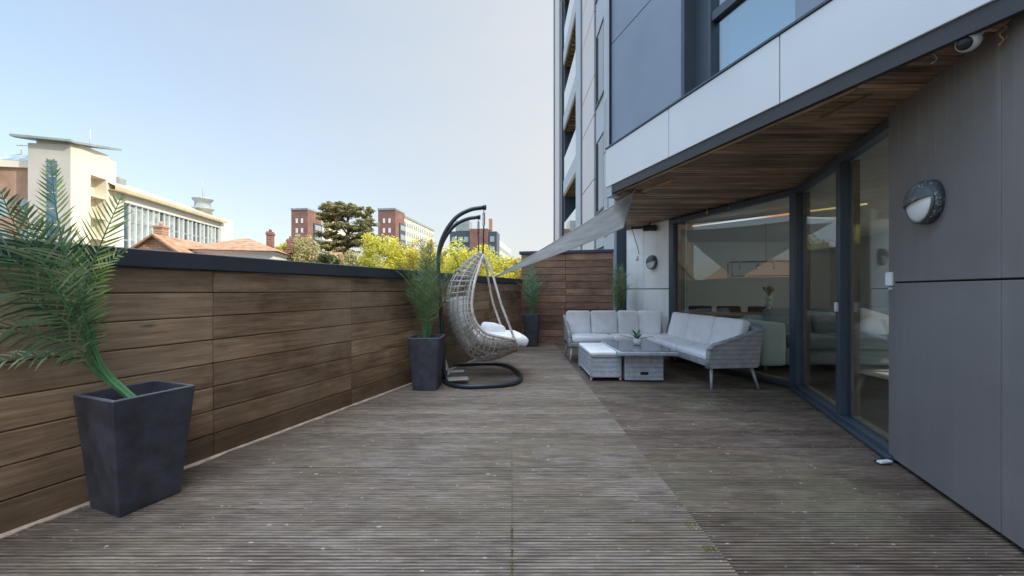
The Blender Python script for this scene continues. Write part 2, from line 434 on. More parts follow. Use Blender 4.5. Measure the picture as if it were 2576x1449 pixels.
M['dried']=leafmat('dried flowers',[(.1,(.2,.13,.08)),(.9,(.45,.35,.22))],.8,.1)
M['ground']=plain('town ground',(.10,.105,.075),.95,.4,.08)
M['concrete']=plain('concrete slab',(.28,.27,.25),.9,.15,1)
M['moss']=plain('moss',(.23,.22,.05),.95,.4,40,bstr=.8)
g=NT('reflected streak glow'); x=g.sep(g.coord('Object'))[0]  # emission colours paint the streak reflected in the window
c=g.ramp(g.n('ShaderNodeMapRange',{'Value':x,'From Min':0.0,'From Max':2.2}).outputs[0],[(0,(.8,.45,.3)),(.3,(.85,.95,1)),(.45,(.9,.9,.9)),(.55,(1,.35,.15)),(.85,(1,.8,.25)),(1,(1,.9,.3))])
b=g.n('ShaderNodeEmission',{'Color':c,'Strength':.75}); g.t.links.new(b.outputs[0],g.out.inputs[0]); M['streak_glow']=g.m

# ------------------------------------------------------------------ world, sun, camera
SUN_EL, SUN_DIR = R(36), Vector((.95,-.31,0)).normalized()
az=math.atan2(SUN_DIR.x,SUN_DIR.y)          # from +Y clockwise
world=bpy.data.worlds.new("World"); scn.world=world; world.use_nodes=True
wt=world.node_tree; wt.nodes.clear()
sky=wt.nodes.new('ShaderNodeTexSky'); sky.sky_type='NISHITA'; sky.sun_disc=False; sky.sun_elevation=SUN_EL; sky.sun_rotation=az
sky.altitude=60; sky.air_density=1.0; sky.dust_density=2.2; sky.ozone_density=1.3
bg=wt.nodes.new('ShaderNodeBackground'); bg.inputs[1].default_value=.51
# thin high haze: paler and less saturated than clean air
mx=wt.nodes.new('ShaderNodeMix'); mx.data_type='RGBA'; mx.inputs[0].default_value=0.0
hs=wt.nodes.new('ShaderNodeRGBToBW'); wt.links.new(sky.outputs[0],hs.inputs[0])
wt.links.new(sky.outputs[0],mx.inputs[6]); wt.links.new(hs.outputs[0],mx.inputs[7])
gm=wt.nodes.new('ShaderNodeGamma'); gm.inputs[1].default_value=.5; wt.links.new(mx.outputs[2],gm.inputs[0]); 
# overhead sky brightened out of view, added to fill the shaded terrace
tc=wt.nodes.new('ShaderNodeTexCoord'); sx=wt.nodes.new('ShaderNodeSeparateXYZ'); wt.links.new(tc.outputs['Generated'],sx.inputs[0])
mr=wt.nodes.new('ShaderNodeMapRange'); mr.inputs['From Min'].default_value=.62; mr.inputs['From Max'].default_value=.85; mr.inputs['To Min'].default_value=1.0; mr.inputs['To Max'].default_value=5.6
wt.links.new(sx.outputs[2],mr.inputs[0]); hv=wt.nodes.new('ShaderNodeVectorMath'); hv.operation='SCALE'
hs2=wt.nodes.new('ShaderNodeHueSaturation'); hs2.inputs['Saturation'].default_value=1.22; wt.links.new(gm.outputs[0],hs2.inputs['Color'])
# pale haze towards the sun
vd=wt.nodes.new('ShaderNodeVectorMath'); vd.operation='DOT_PRODUCT'; wt.links.new(tc.outputs['Generated'],vd.inputs[0]); vd.inputs[1].default_value=(SUN_DIR.x,-SUN_DIR.y*.6,0)
hr=wt.nodes.new('ShaderNodeMapRange'); hr.inputs['From Min'].default_value=-.62; hr.inputs['From Max'].default_value=.35; hr.inputs['To Max'].default_value=.85; wt.links.new(vd.outputs['Value'],hr.inputs[0])
hm=wt.nodes.new('ShaderNodeMix'); hm.data_type='RGBA'; wt.links.new(hr.outputs[0],hm.inputs[0]); wt.links.new(hs2.outputs[0],hm.inputs[6]); 
cn=wt.nodes.new('ShaderNodeTexNoise'); cm=wt.nodes.new('ShaderNodeMapping'); cm.inputs['Scale'].default_value=(1.2,3.0,5.0); wt.links.new(tc.outputs['Generated'],cm.inputs[0]); wt.links.new(cm.outputs[0],cn.inputs['Vector'])
cn.inputs['Scale'].default_value=1.6; cn.inputs['Detail'].default_value=7; cn.inputs['Roughness'].default_value=.6
cr=wt.nodes.new('ShaderNodeMapRange'); cr.inputs['From Min'].default_value=.45; cr.inputs['From Max'].default_value=.75; cr.inputs['To Max'].default_value=.10; wt.links.new(cn.outputs[0],cr.inputs[0])
ad=wt.nodes.new('ShaderNodeMath'); ad.operation='ADD'; ad.use_clamp=True; wt.links.new(hr.outputs[0],ad.inputs[0]); wt.links.new(cr.outputs[0],ad.inputs[1]); wt.links.new(ad.outputs[0],hm.inputs[0])
hm.inputs[7].default_value=(1.60,1.63,1.60,1)
wt.links.new(hm.outputs[2],hv.inputs[0]); wt.links.new(mr.outputs[0],hv.inputs['Scale']); wt.links.new(hv.outputs[0],bg.inputs[0])
wo=wt.nodes.new('ShaderNodeOutputWorld'); wt.links.new(bg.outputs[0],wo.inputs[0])
sd=bpy.data.lights.new('sun','SUN'); sd.energy=3.8; sd.angle=R(.6); sd.color=(1,.93,.82)
so=bpy.data.objects.new('sun',sd); COL.objects.link(so)
sv=Vector((SUN_DIR.x*math.cos(SUN_EL),SUN_DIR.y*math.cos(SUN_EL),math.sin(SUN_EL)))
so.rotation_euler=sv.to_track_quat('Z','Y').to_euler(); so.location=(20,-10,30)
cd=bpy.data.cameras.new('camera'); cam=bpy.data.objects.new('camera',cd); COL.objects.link(cam)
cam.location=(0,0,H); cam.rotation_euler=(R(90),0,0); cd.sensor_width=36; cd.lens=36*F0/2576
cd.shift_y=(HOR-724.5)/2576; cd.clip_start=.05; cd.clip_end=3000; scn.camera=cam
scn.view_settings.view_transform='Standard'; scn.view_settings.look='None'; scn.view_settings.exposure=0
scn.cycles.use_denoising=True; scn.cycles.max_bounces=8; scn.cycles.transparent_max_bounces=12
scn.cycles.sample_clamp_indirect=6; scn.cycles.caustics_reflective=False; scn.cycles.caustics_refractive=False

# ------------------------------------------------------------------ ground, terrace, deck
GZ=-6.0
o=MB().box(-1200,1200,-300,2000,GZ-.5,GZ).build('ground',M['ground']); tag(o,kind='structure')
poly=[(fence_x(-3)-.12,-3),(wall_x(-3)+.5,-3),(9,-3),(9,9.6),(fence_x(8.6)-.12,9.6),(fence_x(8.6)-.12,8.6)]
o=MB().prism(poly,GZ,-.06).build('terrace_slab',M['concrete']); tag(o,kind='structure')
def right_x(Y):
    if Y<2.673: return wall_x(Y)+.09
    if Y<4.54: return door_x(Y)+.03
    return pane_x(Y)+.03
def deck_boards(mb,xa,xb,top,Y0=-1.2,Y1=8.62,seed=1):
    Y=Y0; rg=random.Random(seed)
    while Y<Y1:
        prof=[]; n=6; p=.0193
        y=Y+.002
        prof.append((y,-.03)); prof.append((y,-.001))
        for i in range(n):
            a=y+i*p
            prof.append((a+.0015,0)); prof.append((a+.0125,0))
            if i<n-1: prof.append((a+.0148,-.0042)); prof.append((a+.0182,-.0042))
        prof.append((y+.116-.002,-.001)); prof.append((y+.116-.002,-.03))
        x0,x1=xa(Y),xb(Y); rb=rg.random()
        if random.random()<.12: rb=min(1,max(0,rb+random.uniform(-.15,.15)))
        if x1-x0>.03:
            jz=random.uniform(-.0008,.0008)
            vs=[(x0,q[0],q[1]+top+jz) for q in prof]+[(x1,q[0],q[1]+top+jz) for q in prof]
            m=len(prof)
            fs=[(i,i+m,i+m+1,i+1) for i in range(m-1)]
            fs=[f[::-1] for f in fs] if False else fs
            mb.add(vs,fs,0,rb)
            mb.add([vs[0],vs[m-1],vs[m-2],vs[1]],[(0,1,2,3)],0); mb.add([vs[m],vs[m+1],vs[2*m-2],vs[2*m-1]],[(0,1,2,3)],0)
        Y+=.12
SEAM=.915
mb=MB(); deck_boards(mb,lambda Y:fence_x(Y)-.01,lambda Y:-.0007,0); deck_boards(mb,lambda Y:.0007+max(0,fence_x(Y)),lambda Y:SEAM,0)
o=mb.build('deck_left',M['deck']); tag(o,kind='structure')
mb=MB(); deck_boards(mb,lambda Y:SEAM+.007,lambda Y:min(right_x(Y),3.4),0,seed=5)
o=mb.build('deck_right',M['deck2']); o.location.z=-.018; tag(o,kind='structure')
# moss tufts in the middle joint and along the seam
mb=MB()
def mossline(x,y,n,sp,sz):
    for i in range(n):
        px=x+random.gauss(0,.004); py=y+random.gauss(0,sp); s=random.uniform(.3,1)*sz
        a=random.random()*6.28
        mb.add([(px,py,-.002),(px+math.cos(a)*s*.5,py+math.sin(a)*s*.5,.0),(px+math.cos(a)*s*.2,py+math.sin(a)*s*.2,s*.55)],[(0,1,2)],0)
for y,n,sp in ((1.60,90,.02),(1.70,60,.015),(1.83,110,.03),(2.55,30,.02),(2.1,20,.03)): mossline(0,y,n,sp,.012)
for y,n,sp in ((1.72,90,.012),(1.9,60,.02),(4.0,40,.05),(2.4,30,.05)): 
    for k in range(3): mossline(SEAM-.02-.02*k,y,n,sp,.01)
o=mb.build('moss',M['moss']); tag(o,'yellow green moss growing in the deck joints','moss',kind='stuff')

# ------------------------------------------------------------------ timber fence
FD=Vector((.386,1,0)).normalized()
FO=Vector((fence_x(-1.0),-1.0,0)); FM=frame(FO,FD); FL=(8.55+1.0)*math.sqrt(1+.386**2)
fence=thing('timber_fence',FO,math.atan2(FD.y,FD.x),'long waist height parapet fence of brown horizontal timber sleepers with dark coping','fence')
def fs_(Y): return (Y+1.0)*math.sqrt(1+.386**2)
joints=[0]; y=2.67-1.19*3
while fs_(y)<0: y+=1.19
while y<8.5: joints.append(fs_(y)); y+=1.19*(1 if y<5 else 1.6)
joints.append(FL)
mb=MB()
zz=[1.28,1.132]; 
while zz[-1]-.162>0: zz.append(zz[-1]-.162)
zz.append(0.004)
for i in range(len(zz)-1):
    for a,b in zip(joints[:-1],joints[1:]):
        a2,b2=a,b
        if 0<a and i%3==1: a2=a
        mb.box(a2+.0015,b2-.0015,0.0,.05,zz[i+1]+.003,zz[i]-.002,0,random.random(),bev=.005)
for i in range(len(mb.v)): pass
mb.build('cladding',M['fence'],fence)
mb=MB(); mb.box(0,FL,.05,.14,0.0,1.28); mb.build('backing',M['darkjoint'],fence)
mb=MB()
for k in range(6):
    a,b=FL*k/6,FL*(k+1)/6; mb.box(a+(.001 if k else 0),b-.001,-.028+random.uniform(-.001,.001),.22,1.285,1.395+random.uniform(-.0015,.0015),bev=.006)
mb.build('coping',M['anthracite'],fence)
mb=MB(); x=0
vs=[];fs=[];k=0
while x<FL:
    w=.030+.022*mnoise.noise(Vector((x*3,0,0)))+.022*mnoise.noise(Vector((x*13,3,0))); w=max(w,.006)
    vs+= [(x,0.0,.012),(x,-w,.008),(x,-w,.001)]; x+=.04
for i in range(len(vs)//3-1):
    for j in range(2): a=i*3+j; fs.append((a,a+1,a+4,a+3))
mb.add(vs,fs,0,.5); mb.build('edge_strip',M['strip'],fence)
# local +Y of the frame points to the left/outside of the terrace
fence.matrix_world=FM

# ------------------------------------------------------------------ taller back wall of timber
BA=Vector((.20,8.50,0)); BB=Vector((2.352,7.98,0)); BL=(BB-BA).length
bw=thing('timber_wall',BA,0,'taller red brown timber board wall closing the far end of the terrace','wall')
mb=MB(); n=13; hz=1.93/n
for i in range(n):
    for a,b in ((0,BL*.44),(BL*.44,BL)):
        mb.box(a+.002,b-.002,0,.04,i*hz+.005,(i+1)*hz-.004,0,random.random(),bev=.005)
mb.build('cladding',M['backwall'],bw)
mb=MB(); mb.box(0,BL,.04,.1,0,1.93); mb.box(BL-.035,BL+.006,-.012,-.001,0,1.93); mb.build('backing',M['darkjoint'],bw)
mb=MB(); mb.box(-.04,BL+.02,-.03,.14,1.932,2.0,bev=.006); mb.build('coping',M['anthracite'],bw)
bw.matrix_world=frame(BA,BB-BA)

# ------------------------------------------------------------------ planters and palms
def planter(mb_t,zt,top,bot,wall=.02,rim_mi=1,n=4,rot=0,round_=.0):
    """square tapering planter shell"""
    def ring(h,z,rc):
        pts=[]
        for q in range(4):
            sx,sy=[(1,1),(-1,1),(-1,-1),(1,-1)][q]
            cx_,cy_=sx*(h-rc),sy*(h-rc); a0=[0,90,180,270][q]
            for k in range(5):
                a=R(a0+90*k/4); pts.append((cx_+rc*math.cos(a),cy_+rc*math.sin(a),z))
        return pts
    rc=max(round_,.004)
    rings=[ring(bot/2*.96,0,rc*.8),ring(bot/2,.004,rc*.8),ring(top/2,zt-.004,rc),ring(top/2-.003,zt,rc),ring(top/2-wall,zt,rc*.8),ring(top/2-wall-.001,zt-.004,rc*.8),ring(top/2-wall-.02,zt-.09,rc*.8)]
    m=len(rings[0]); vs=[p for r_ in rings for p in r_]
    for i in range(len(rings)-1):
        fs=[(i*m+k,i*m+(k+1)%m,(i+1)*m+(k+1)%m,(i+1)*m+k) for k in range(m)]
        mb_t.add(vs,fs,rim_mi if 2<=i<=4 else 0,.5,False)
        vs_=vs
    mb_t.add(rings[0],[tuple(range(m))[::-1]],0,.5)
    return mb_t
def make_pot(root,zt,top,bot,round_):
    mb=MB(); planter(mb,zt,top,bot,round_=round_)
    mb.build('planter',[M['pot'],M['pot_rim']],root)
    mb=MB(); h=top/2-.045; k=9
    vs=[(-h+2*h*i/k,-h+2*h*j/k,zt-.085+random.uniform(-.006,.012)) for j in range(k+1) for i in range(k+1)]
    fs=[(j*(k+1)+i,j*(k+1)+i+1,(j+1)*(k+1)+i+1,(j+1)*(k+1)+i) for j in range(k) for i in range(k)]
    mb.add(vs,fs,0,.5,True); mb.build('soil',M['soil'],root)

def frond(pts,leaf_len,start=.35,step=.016,wid=.011,droop=.35,stem_r=.006,leafm=None,root=None,up=None,curl=.25,mats=None):
    P=crom(pts,8); L=[0]
    for i in range(1,len(P)): L.append(L[-1]+(P[i]-P[i-1]).length)
    tot=L[-1]; mb=MB()
    mb.tube(P,[stem_r*(1.25-1.05*l/tot) for l in L],6,1)
    d=tot*start; side=1
    def at(d):
        for i in range(1,len(L)):
            if L[i]>=d: t=(d-L[i-1])/(L[i]-L[i-1]+1e-9); return P[i-1].lerp(P[i],t),(P[i]-P[i-1]).normalized()
        return P[-1],(P[-1]-P[-2]).normalized()
    base_up=Vector(up) if up else Vector((0,0,1))
    while d<tot:
        p,t=at(d); s=d/tot
        sidev=t.cross(base_up); 
        if sidev.length<.05: sidev=t.orthogonal()
        sidev.normalize(); nrm=sidev.cross(t).normalized()
        k=(s-start)/(1-start); ll=leaf_len*(math.sin(math.pi*min(1,(k*.82+.16)))**.7)*random.uniform(.85,1.08)
        fwd=.55+.75*k
        for sg in (-1,1):
            if random.random()<.04: continue
            dirv=(sidev*sg+t*fwd*random.uniform(.85,1.15)+nrm*(.22+random.uniform(-.12,.12))).normalized()
            q=p.copy(); segs=3; pts_=[q.copy()]; dv=dirv.copy()
            for e in range(segs):
                q=q+dv*ll/segs; dv=(dv+Vector((0,0,-droop*random.uniform(.7,1.3)))*.5+t*curl*.3).normalized(); pts_.append(q.copy())
            ws=[.45,1,.8,.06]; vs=[]
            bl=dirv.cross(nrm).normalized()
            tw=random.uniform(-.5,.5); wv=(bl*math.cos(tw)+nrm*math.sin(tw))
            for e,qq in enumerate(pts_): vs+=[qq-wv*wid*.5*ws[e],qq+wv*wid*.5*ws[e]]
            fs=[(2*e,2*e+1,2*e+3,2*e+2) for e in range(segs)]
            mb.add(vs,fs,0,random.random(),True)
        d+=step*random.uniform(.85,1.15)
    return mb.build('frond',mats or [M['palm'],M['palmstem']],root)

# near planter: square, standing against the fence
NP=Vector((-2.058,2.128,0))
pl=thing('potted_palm',NP,0,'large palm in a square tapered slate planter at the near end of the fence','potted plant','palms in dark planters')
make_pot(pl,.605,.365,.27,.006)
for ch in pl.children: ch.rotation_euler.z=math.atan2(1,.386)
inv=Matrix.Translation(-NP)
def PX(u,v,Y): return inv@W(u,v,Y)
b1=Vector((.03,-.02,.52))
fr=[
 # pts (u,v,Y), leaf length, material
 ([(262,930,2.07),(212,790,2.02),(165,640,1.98),(140,520,1.96),(127,400,1.98)],.115,.34,'palm_y',.1),
 ([(258,930,2.05),(220,800,1.99),(215,720,1.96),(255,610,1.93),(305,495,1.95)],.175,.36,'palm_y',.12),
 ([(258,930,2.06),(205,800,1.98),(120,680,1.88),(50,590,1.8),(0,480,1.75)],.20,.36,'palm',.5),
 ([(252,930,2.05),(180,790,1.93),(80,690,1.8),(-20,630,1.7),(-120,620,1.62)],.22,.34,'palm',.8),
 ([(254,930,2.05),(190,830,1.93),(90,765,1.82),(0,730,1.72),(-100,760,1.62)],.21,.34,'palm',.7),
 ([(250,940,2.05),(200,880,1.95),(120,850,1.85),(20,835,1.74),(-70,860,1.66)],.17,.36,'palm',.9),
 ([(248,945,2.06),(190,900,1.99),(120,895,1.9),(40,900,1.82),(-50,925,1.74)],.09,.45,'palm',.9),
 ([(262,920,2.1),(235,820,2.1),(235,740,2.08),(275,660,2.06),(318,632,2.06)],.12,.36,'palm_y',.3),
 ([(255,920,2.05),(215,810,1.95),(190,700,1.88),(165,640,1.84),(95,560,1.8)],.16,.5,'palm',.4),
 ([(252,930,2.05),(200,820,1.95),(150,740,1.86),(100,640,1.8),(60,520,1.76)],.17,.4,'palm_g',.35),
]
for pts,ll,stt,mm,dr in fr:
    P=[b1+Vector((random.uniform(-.025,.025),random.uniform(-.02,.02),0))]+[PX(*p) for p in pts]
    frond(P,ll,stt+.08,.0250,.0100,dr,.0070,root=pl,up=(.35,-.75,.55),mats=[M[mm],M['palmstem']])

def palm(root,zt,h,spread,n,ll,mats,lean=(0,0),stiff=1.0):
    for i in range(n):
        a=i*2.4+random.uniform(-.4,.4); k=math.sqrt((i+.5)/n); sp=spread*k*random.uniform(.8,1.15); hh=h*(1.02-.38*k*k)*random.uniform(.9,1.06)
        dx,dy=math.cos(a),math.sin(a); b=Vector((random.uniform(-.03,.03),random.uniform(-.03,.03),zt-.08))
        P=[b,b+Vector((dx*sp*.10,dy*sp*.10,hh*.30)),b+Vector((dx*sp*.30,dy*sp*.30,hh*.62)),b+Vector((dx*sp*.62,dy*sp*.62,hh*.88)),b+Vector((dx*sp+lean[0],dy*sp+lean[1],hh*(1.08-.12*k)))]
        frond(P,ll,.26,.019,.0075,.35,.005,root=root,up=(-dx*.8,-dy*.8,.6),mats=mats)
p2=thing('potted_palm',(-1.0,4.56,0),0,'bushy palm in a tall dark planter between the fence and the hanging chair','potted plant','palms in dark planters')
make_pot(p2,.61,.385,.28,.05)
palm(p2,.61,1.14,.56,18,.17,[M['palm_g'],M['palmstem']])
for c in list(p2.children)[:1]: pass
p3=thing('potted_palm',(.40,8.02,0),0,'far palm in a planter in the corner of the fence and the timber back wall','potted plant','palms in dark planters')
make_pot(p3,.66,.34,.26,.05)
palm(p3,.66,1.12,.36,12,.2,[M['palm'],M['palmstem']])
p4=thing('potted_palm',(2.10,7.55,0),0,'palm standing behind the corner sofa beside the white pillar','potted plant','palms in dark planters')
make_pot(p4,.62,.34,.26,.05)
palm(p4,.62,1.12,.30,11,.2,[M['palm_g'],M['palmstem']])

# ------------------------------------------------------------------ hanging egg chair
SO=Vector((-.42,5.22,0)); Fd=Vector((.98,.19,0)).normalized(); SM=frame(SO,Fd)   # local X = facing, local Y = sideways (away), Z up
eg=thing('hanging_chair',SO,0,'double egg shaped hanging chair of pale woven cane on a dark arched stand','hanging chair')
mb=MB(); ring=[]
for i in range(48):
    a=2*math.pi*i/48; ca,sa=math.cos(a),math.sin(a)
    e=.62
    ring.append((.0+.50*math.copysign(abs(ca)**e,ca)*(1 if ca>0 else 1.0),.70*math.copysign(abs(sa)**(.75 if ca>0 else .62),sa),.03))
mb.tube(ring,.026,10,0,closed=True); mb.build('base_ring',M['swingsteel'],eg)
for sy in (-.33,.33):
    mb=MB(); pts=[(-.49,sy,.05),(-.515,sy,.6),(-.545,sy,1.15),(-.565,sy,1.52),(-.51,sy,1.80),(-.36,sy,2.04),(-.18,sy,2.155),(.0,sy,2.195)]
    mb.tube(crom(pts,6),.026,10); mb.lathe([(.034,0),(.034,.03)],12,M=T(.0,sy,2.195)@RY(R(90))); mb.build('arm',M['swingsteel'],eg)
    mb=MB(); hel=[]
    for i in range(90):
        a=i*.75; hel.append((.0+.016*math.cos(a),sy+.016*math.sin(a),2.13-.17*i/90))
    mb.tube([(0,sy,2.18),(0,sy,2.13)],.005,6); mb.tube(hel,.004,5); mb.tube([(0,sy,1.96),(0,sy*.75,1.62)],.009,6); mb.build('spring',M['spring'],eg)
mb=MB()
for z,x0 in ((.05,-.46),(.105,-.44),(.16,-.46)):
    mb.tube([(x0,-.33,z),(x0,.33,z)],.014,8)
mb.box(-.45,-.20,-.46,-.30,.05,.065,bev=.004); mb.box(-.42,-.24,-.22,-.10,.10,.112,bev=.004); mb.build('foot_plate',M['leg'],eg)
# basket shell
def nearF(u,v): x=(u-CX)/F0*4.85; return ((x+.42-.07)/.98, H-(v-HOR)*4.85/F0)
def midF(u,v): x=(u-CX)/F0*5.2; return ((x+.42)/.98, H-(v-HOR)*5.2/F0)
rim=[nearF(*q) for q in ((1222,636),(1207,676),(1194,714),(1186,768),(1194,806),(1216,834),(1252,846),(1294,856))]
bak=[midF(*q) for q in ((1206,634),(1162,668),(1131,717),(1126,785),(1142,840),(1172,886),(1222,908),(1296,884))]
wid=[.10,.23,.34,.44,.47,.48,.47,.43]
rimc=crom([(a,0,b) for a,b in rim],6); bakc=crom([(a,0,b) for a,b in bak],6); widc=[p.x for p in crom([(w,0,0) for w in wid],6)]
NTt=len(rimc)-1
def shell(t,s,off=0.0):
    x=max(0,min(NTt-1e-6,t*NTt)); i=int(x); f=x-i
    r_=rimc[i].lerp(rimc[i+1],f); b_=bakc[i].lerp(bakc[i+1],f); w=widc[i]*(1-f)+widc[i+1]*f
    c=math.cos(s*math.pi/2); p=r_.lerp(b_,c); p.y=w*math.sin(s*math.pi/2)
    if off: 
        ctr=r_.copy(); ctr.y=0; ctr=ctr+(r_-b_).normalized()*.15; p=p+(ctr-p).normalized()*off
    return p
mb=MB()
nr=27
for i in range(nr+1):
    t=i/nr
    mb.tube([shell(t,s/8) for s in range(-8,9)],.0070,5,2,random.random())
for j in range(-6,7):
    s=j/6.5
    mb.tube([shell(i/40,s) for i in range(41)],.0065,5,1,random.random())
    if j%2==0: mb.tube([shell(i/40,s+.03) for i in range(41)],.0055,5,0,random.random())
# zig-zag lacing along the lower side
for sg in (-1,1):
    for i in range(30):
        t=.55+.45*i/30; mb.tube([shell(t,sg*.98),shell(t+.015,sg*.62)],.0055,4,0)
mb.build('basket',[M['cane'],M['cane2'],M['cane3']],eg)
mb=MB()
for sg in (-1,1): mb.tube([shell(i/40,sg) for i in range(41)],.019,8,0)
mb.tube([shell(1,s/8) for s in range(-8,9)],.014,8,0); mb.tube([shell(0,s/8) for s in range(-8,9)],.014,8,0)
for k in (.06,.14): mb.tube([shell(0,-1).lerp(shell(0,1),q/4)+Vector((.03+.1*k,0,-k)) for q in range(5)],.011,6,0)
mb.build('rim',M['cane'],eg)
for sg in (-1,1):
    top=shell(0,sg); e=shell(1,sg); pts=[top]+[Vector((nearF(u,v)[0],sg*w,nearF(u,v)[1])) for u,v,w in ((1237,668,.2),(1249,718,.3),(1262,770,.37),(1280,820,.41))]+[e+Vector((-.01,0,0))]
    mb=MB(); mb.tube(crom(pts,6),.016,8,0); mb.build('front_bar',M['cane'],eg)
def cushshell(t0,t1,s0,th,name,mat):
    n,m=16,12; A=[];B=[]
    for i in range(n+1):
        for j in range(m+1):
            t=t0+(t1-t0)*i/n; s=(-1+2*j/m)*s0; e=math.sin(math.pi*i/n)**.4*math.sin(math.pi*j/m)**.4 if 0<i<n and 0<j<m else 0
            A.append(shell(t,s,.03)); B.append(shell(t,s,.03+th*e))
    mb=MB(); fs=[]
    w=m+1; N=len(A)
    for i in range(n):
        for j in range(m):
            a=i*w+j; fs.append((a,a+1,a+w+1,a+w)); fs.append((N+a,N+a+w,N+a+w+1,N+a+1))
    mb.add(A+B,fs,0,.5,True); return mb.build(name,mat,eg)
cushshell(.36,.70,.80,.15,'back_cushion',M['white_cloth'])
mb=MB()
Ms=T(.22,0,.515)@RY(R(4)); mb.cushion(.62,.80,.13,.06,.25,10,Ms,wr=.006)
mb.cushion(.16,.80,.13,.06,.15,8,T(.500,0,.50)@RY(R(25)),wr=.005)
mb.build('seat_cushion',M['white_cloth'],eg)
mb=MB(); mb.cushion(.26,.36,.12,.05,.3,8,T(.18,.12,.625)@RZ(R(15))@RY(R(14)),wr=.01); mb.build('pillow',M['white_cloth'],eg)
eg.matrix_world=SM

# ------------------------------------------------------------------ corner sofa
sofa=thing('corner_sofa',(1.9,6.2,0),0,'large L shaped outdoor corner sofa in grey rattan with pale grey cushions','sofa')
SI=Matrix.Translation((-1.9,-6.2,0))
def sb(name,mb,mat): return mb.build(name,mat,sofa,SI)
ang=math.atan(.09)         # right wing leans a little
XB=.90; YB=6.78; YF=6.12    # back row
WM=T(2.90,4.50,0)@RZ(ang)   # wing frame: origin at outer near corner, +Y to the far end
mb=MB(); mb.box(XB,2.25,YF,YB-.04,.25,.315,bev=.015); mb.box(-.62,-.02,.02,2.25,.25,.315,M=WM,bev=.015)
sb('seat_base',mb,M['rattan'])
# backs: leaning woven panels
def lean_panel(mb,x0,x1,zb,zt,th,lean,M_):
    n=12; vs=[]
    for z,k in ((zb,0),((zb+zt)/2,.45),(zt,1)):
        vs+=[(x0,lean*k,z),(x1,lean*k,z)]
    for z,k in ((zb,0),((zb+zt)/2,.45),(zt,1)):
        vs+=[(x0,lean*k-th,z),(x1,lean*k-th,z)]
    fs=[(1,0,2,3),(3,2,4,5),(6,7,9,8),(8,9,11,10),(4,10,11,5),(0,1,7,6),(0,6,8,2),(2,8,10,4),(1,3,9,7),(3,5,11,9)]
    mb.add(vs,fs,0,.5,False,M_); mb.tube([(x0,lean-th/2,zt),(x1,lean-th/2,zt)],th*.62,8,0,.5,M_)
mb=MB(); lean_panel(mb,XB+.0,2.62,.26,.70,.035,.07,T(0,YB-.03,0))
lean_panel(mb,0,2.2,.26,.69,.035,.07,WM@T(-.02,2.22,0)@RZ(R(-90)))
sb('backrest',mb,M['rattan'])
# near arm of the wing (towards the camera), trapezoid woven panel with rolled top
def arm(Mx,zf,zb,dep,flip=1):
    mb=MB(); th=.045; n=10; vs=[]; 
    prof=[]
    for i in range(n+1):
        k=i/n; x=-dep+dep*k; z=zf+(zb-zf)*(k**1.25)
        if i==0: z-=.05
        prof.append((x+.06*max(0,k-.4)*(1),z))
    bot=[(-dep+.05*0+dep*i/n*.93-.01,.25) for i in range(n+1)]
    for yy in (0,-th):
        for p in bot: vs.append((p[0],yy,p[1]))
        for p in prof: vs.append((p[0],yy,p[1]))
    w=n+1; fs=[]
    for i in range(n):
        fs.append((i,i+1,w+i+1,w+i)); o_=2*w; fs.append((o_+i+1,o_+i,o_+w+i,o_+w+i+1))
        fs.append((w+i,w+i+1,3*w+i+1,3*w+i)); fs.append((i+1,i,2*w+i,2*w+i+1))
    fs.append((0,w,3*w,2*w)); fs.append((w-1,3*w-1,4*w-1,2*w-1))
    mb.add(vs,fs,0,.5,False,Mx); 
    mb.tube([(p[0],-th/2,p[1]) for p in prof],.03,8,0,.5,Mx)
    mb.tube([(bot[0][0],-th/2,bot[0][1]),(prof[0][0],-th/2,prof[0][1])],.028,8,0,.5,Mx)
    return mb
sb('armrest',arm(WM@T(0,.045,0),.50,.70,.635),M['rattan'])
sb('armrest',arm(T(XB+.0,YB,0)@RZ(R(90)),.44,.70,.62),M['rattan'])
def leg(x,y,dx,dy,Mx=None):
    mb=MB(); mb.tube([(x+dx,y+dy,0),(x,y,.255)],[.013,.019],8,0,.5,Mx); sb('leg',mb,M['leg'])
leg(-.585,.05,-.02,-.03,WM); leg(-.09,.06,.07,-.03,WM); leg(-.585,1.35,-.03,0,WM); leg(-.08,1.9,.04,.0,WM)
leg(XB+.05,YF+.05,-.03,-.04); leg(XB+.05,YB-.1,-.03,.04); leg(2.0,YF+.03,0,-.02)
# seat cushions
def cush(name,dx,dy,dz,Mx,bl=.2,rr=.045):
    mb=MB(); mb.cushion(dx,dy,dz,rr,bl,10,Mx,wr=.006); sb(name,mb,M['fabric'])
for a,b in ((XB+.05,XB+.73),(XB+.735,2.17)): cush('seat_cushion',b-a,.60,.11,T((a+b)/2,YF+.31,.365),.12)
cush('seat_cushion',.58,.68,.11,WM@T(-.32,1.88,.366),.12)
cush('seat_cushion',.60,.72,.11,WM@T(-.325,1.17,.365),.12); cush('seat_cushion',.60,.74,.11,WM@T(-.325,.43,.365),.12)
for i,(a,b) in enumerate(((XB+.03,XB+.44),(XB+.45,XB+.90),(XB+.91,XB+1.26))):
    cush('back_cushion',b-a+.0,.13,.40,T((a+b)/2,YB-.13,.60)@RX(R(-12)),.22)
cush('back_cushion',.42,.13,.40,T(2.33,6.60,.60)@RZ(R(-38))@RX(R(-12)),.22)
for yy,w in ((1.62,.50),(1.05,.60),(.45,.56)):
    cush('back_cushion',w,.13,.40,WM@T(-.10,yy,.595)@RZ(R(-90))@RX(R(-14)),.25)

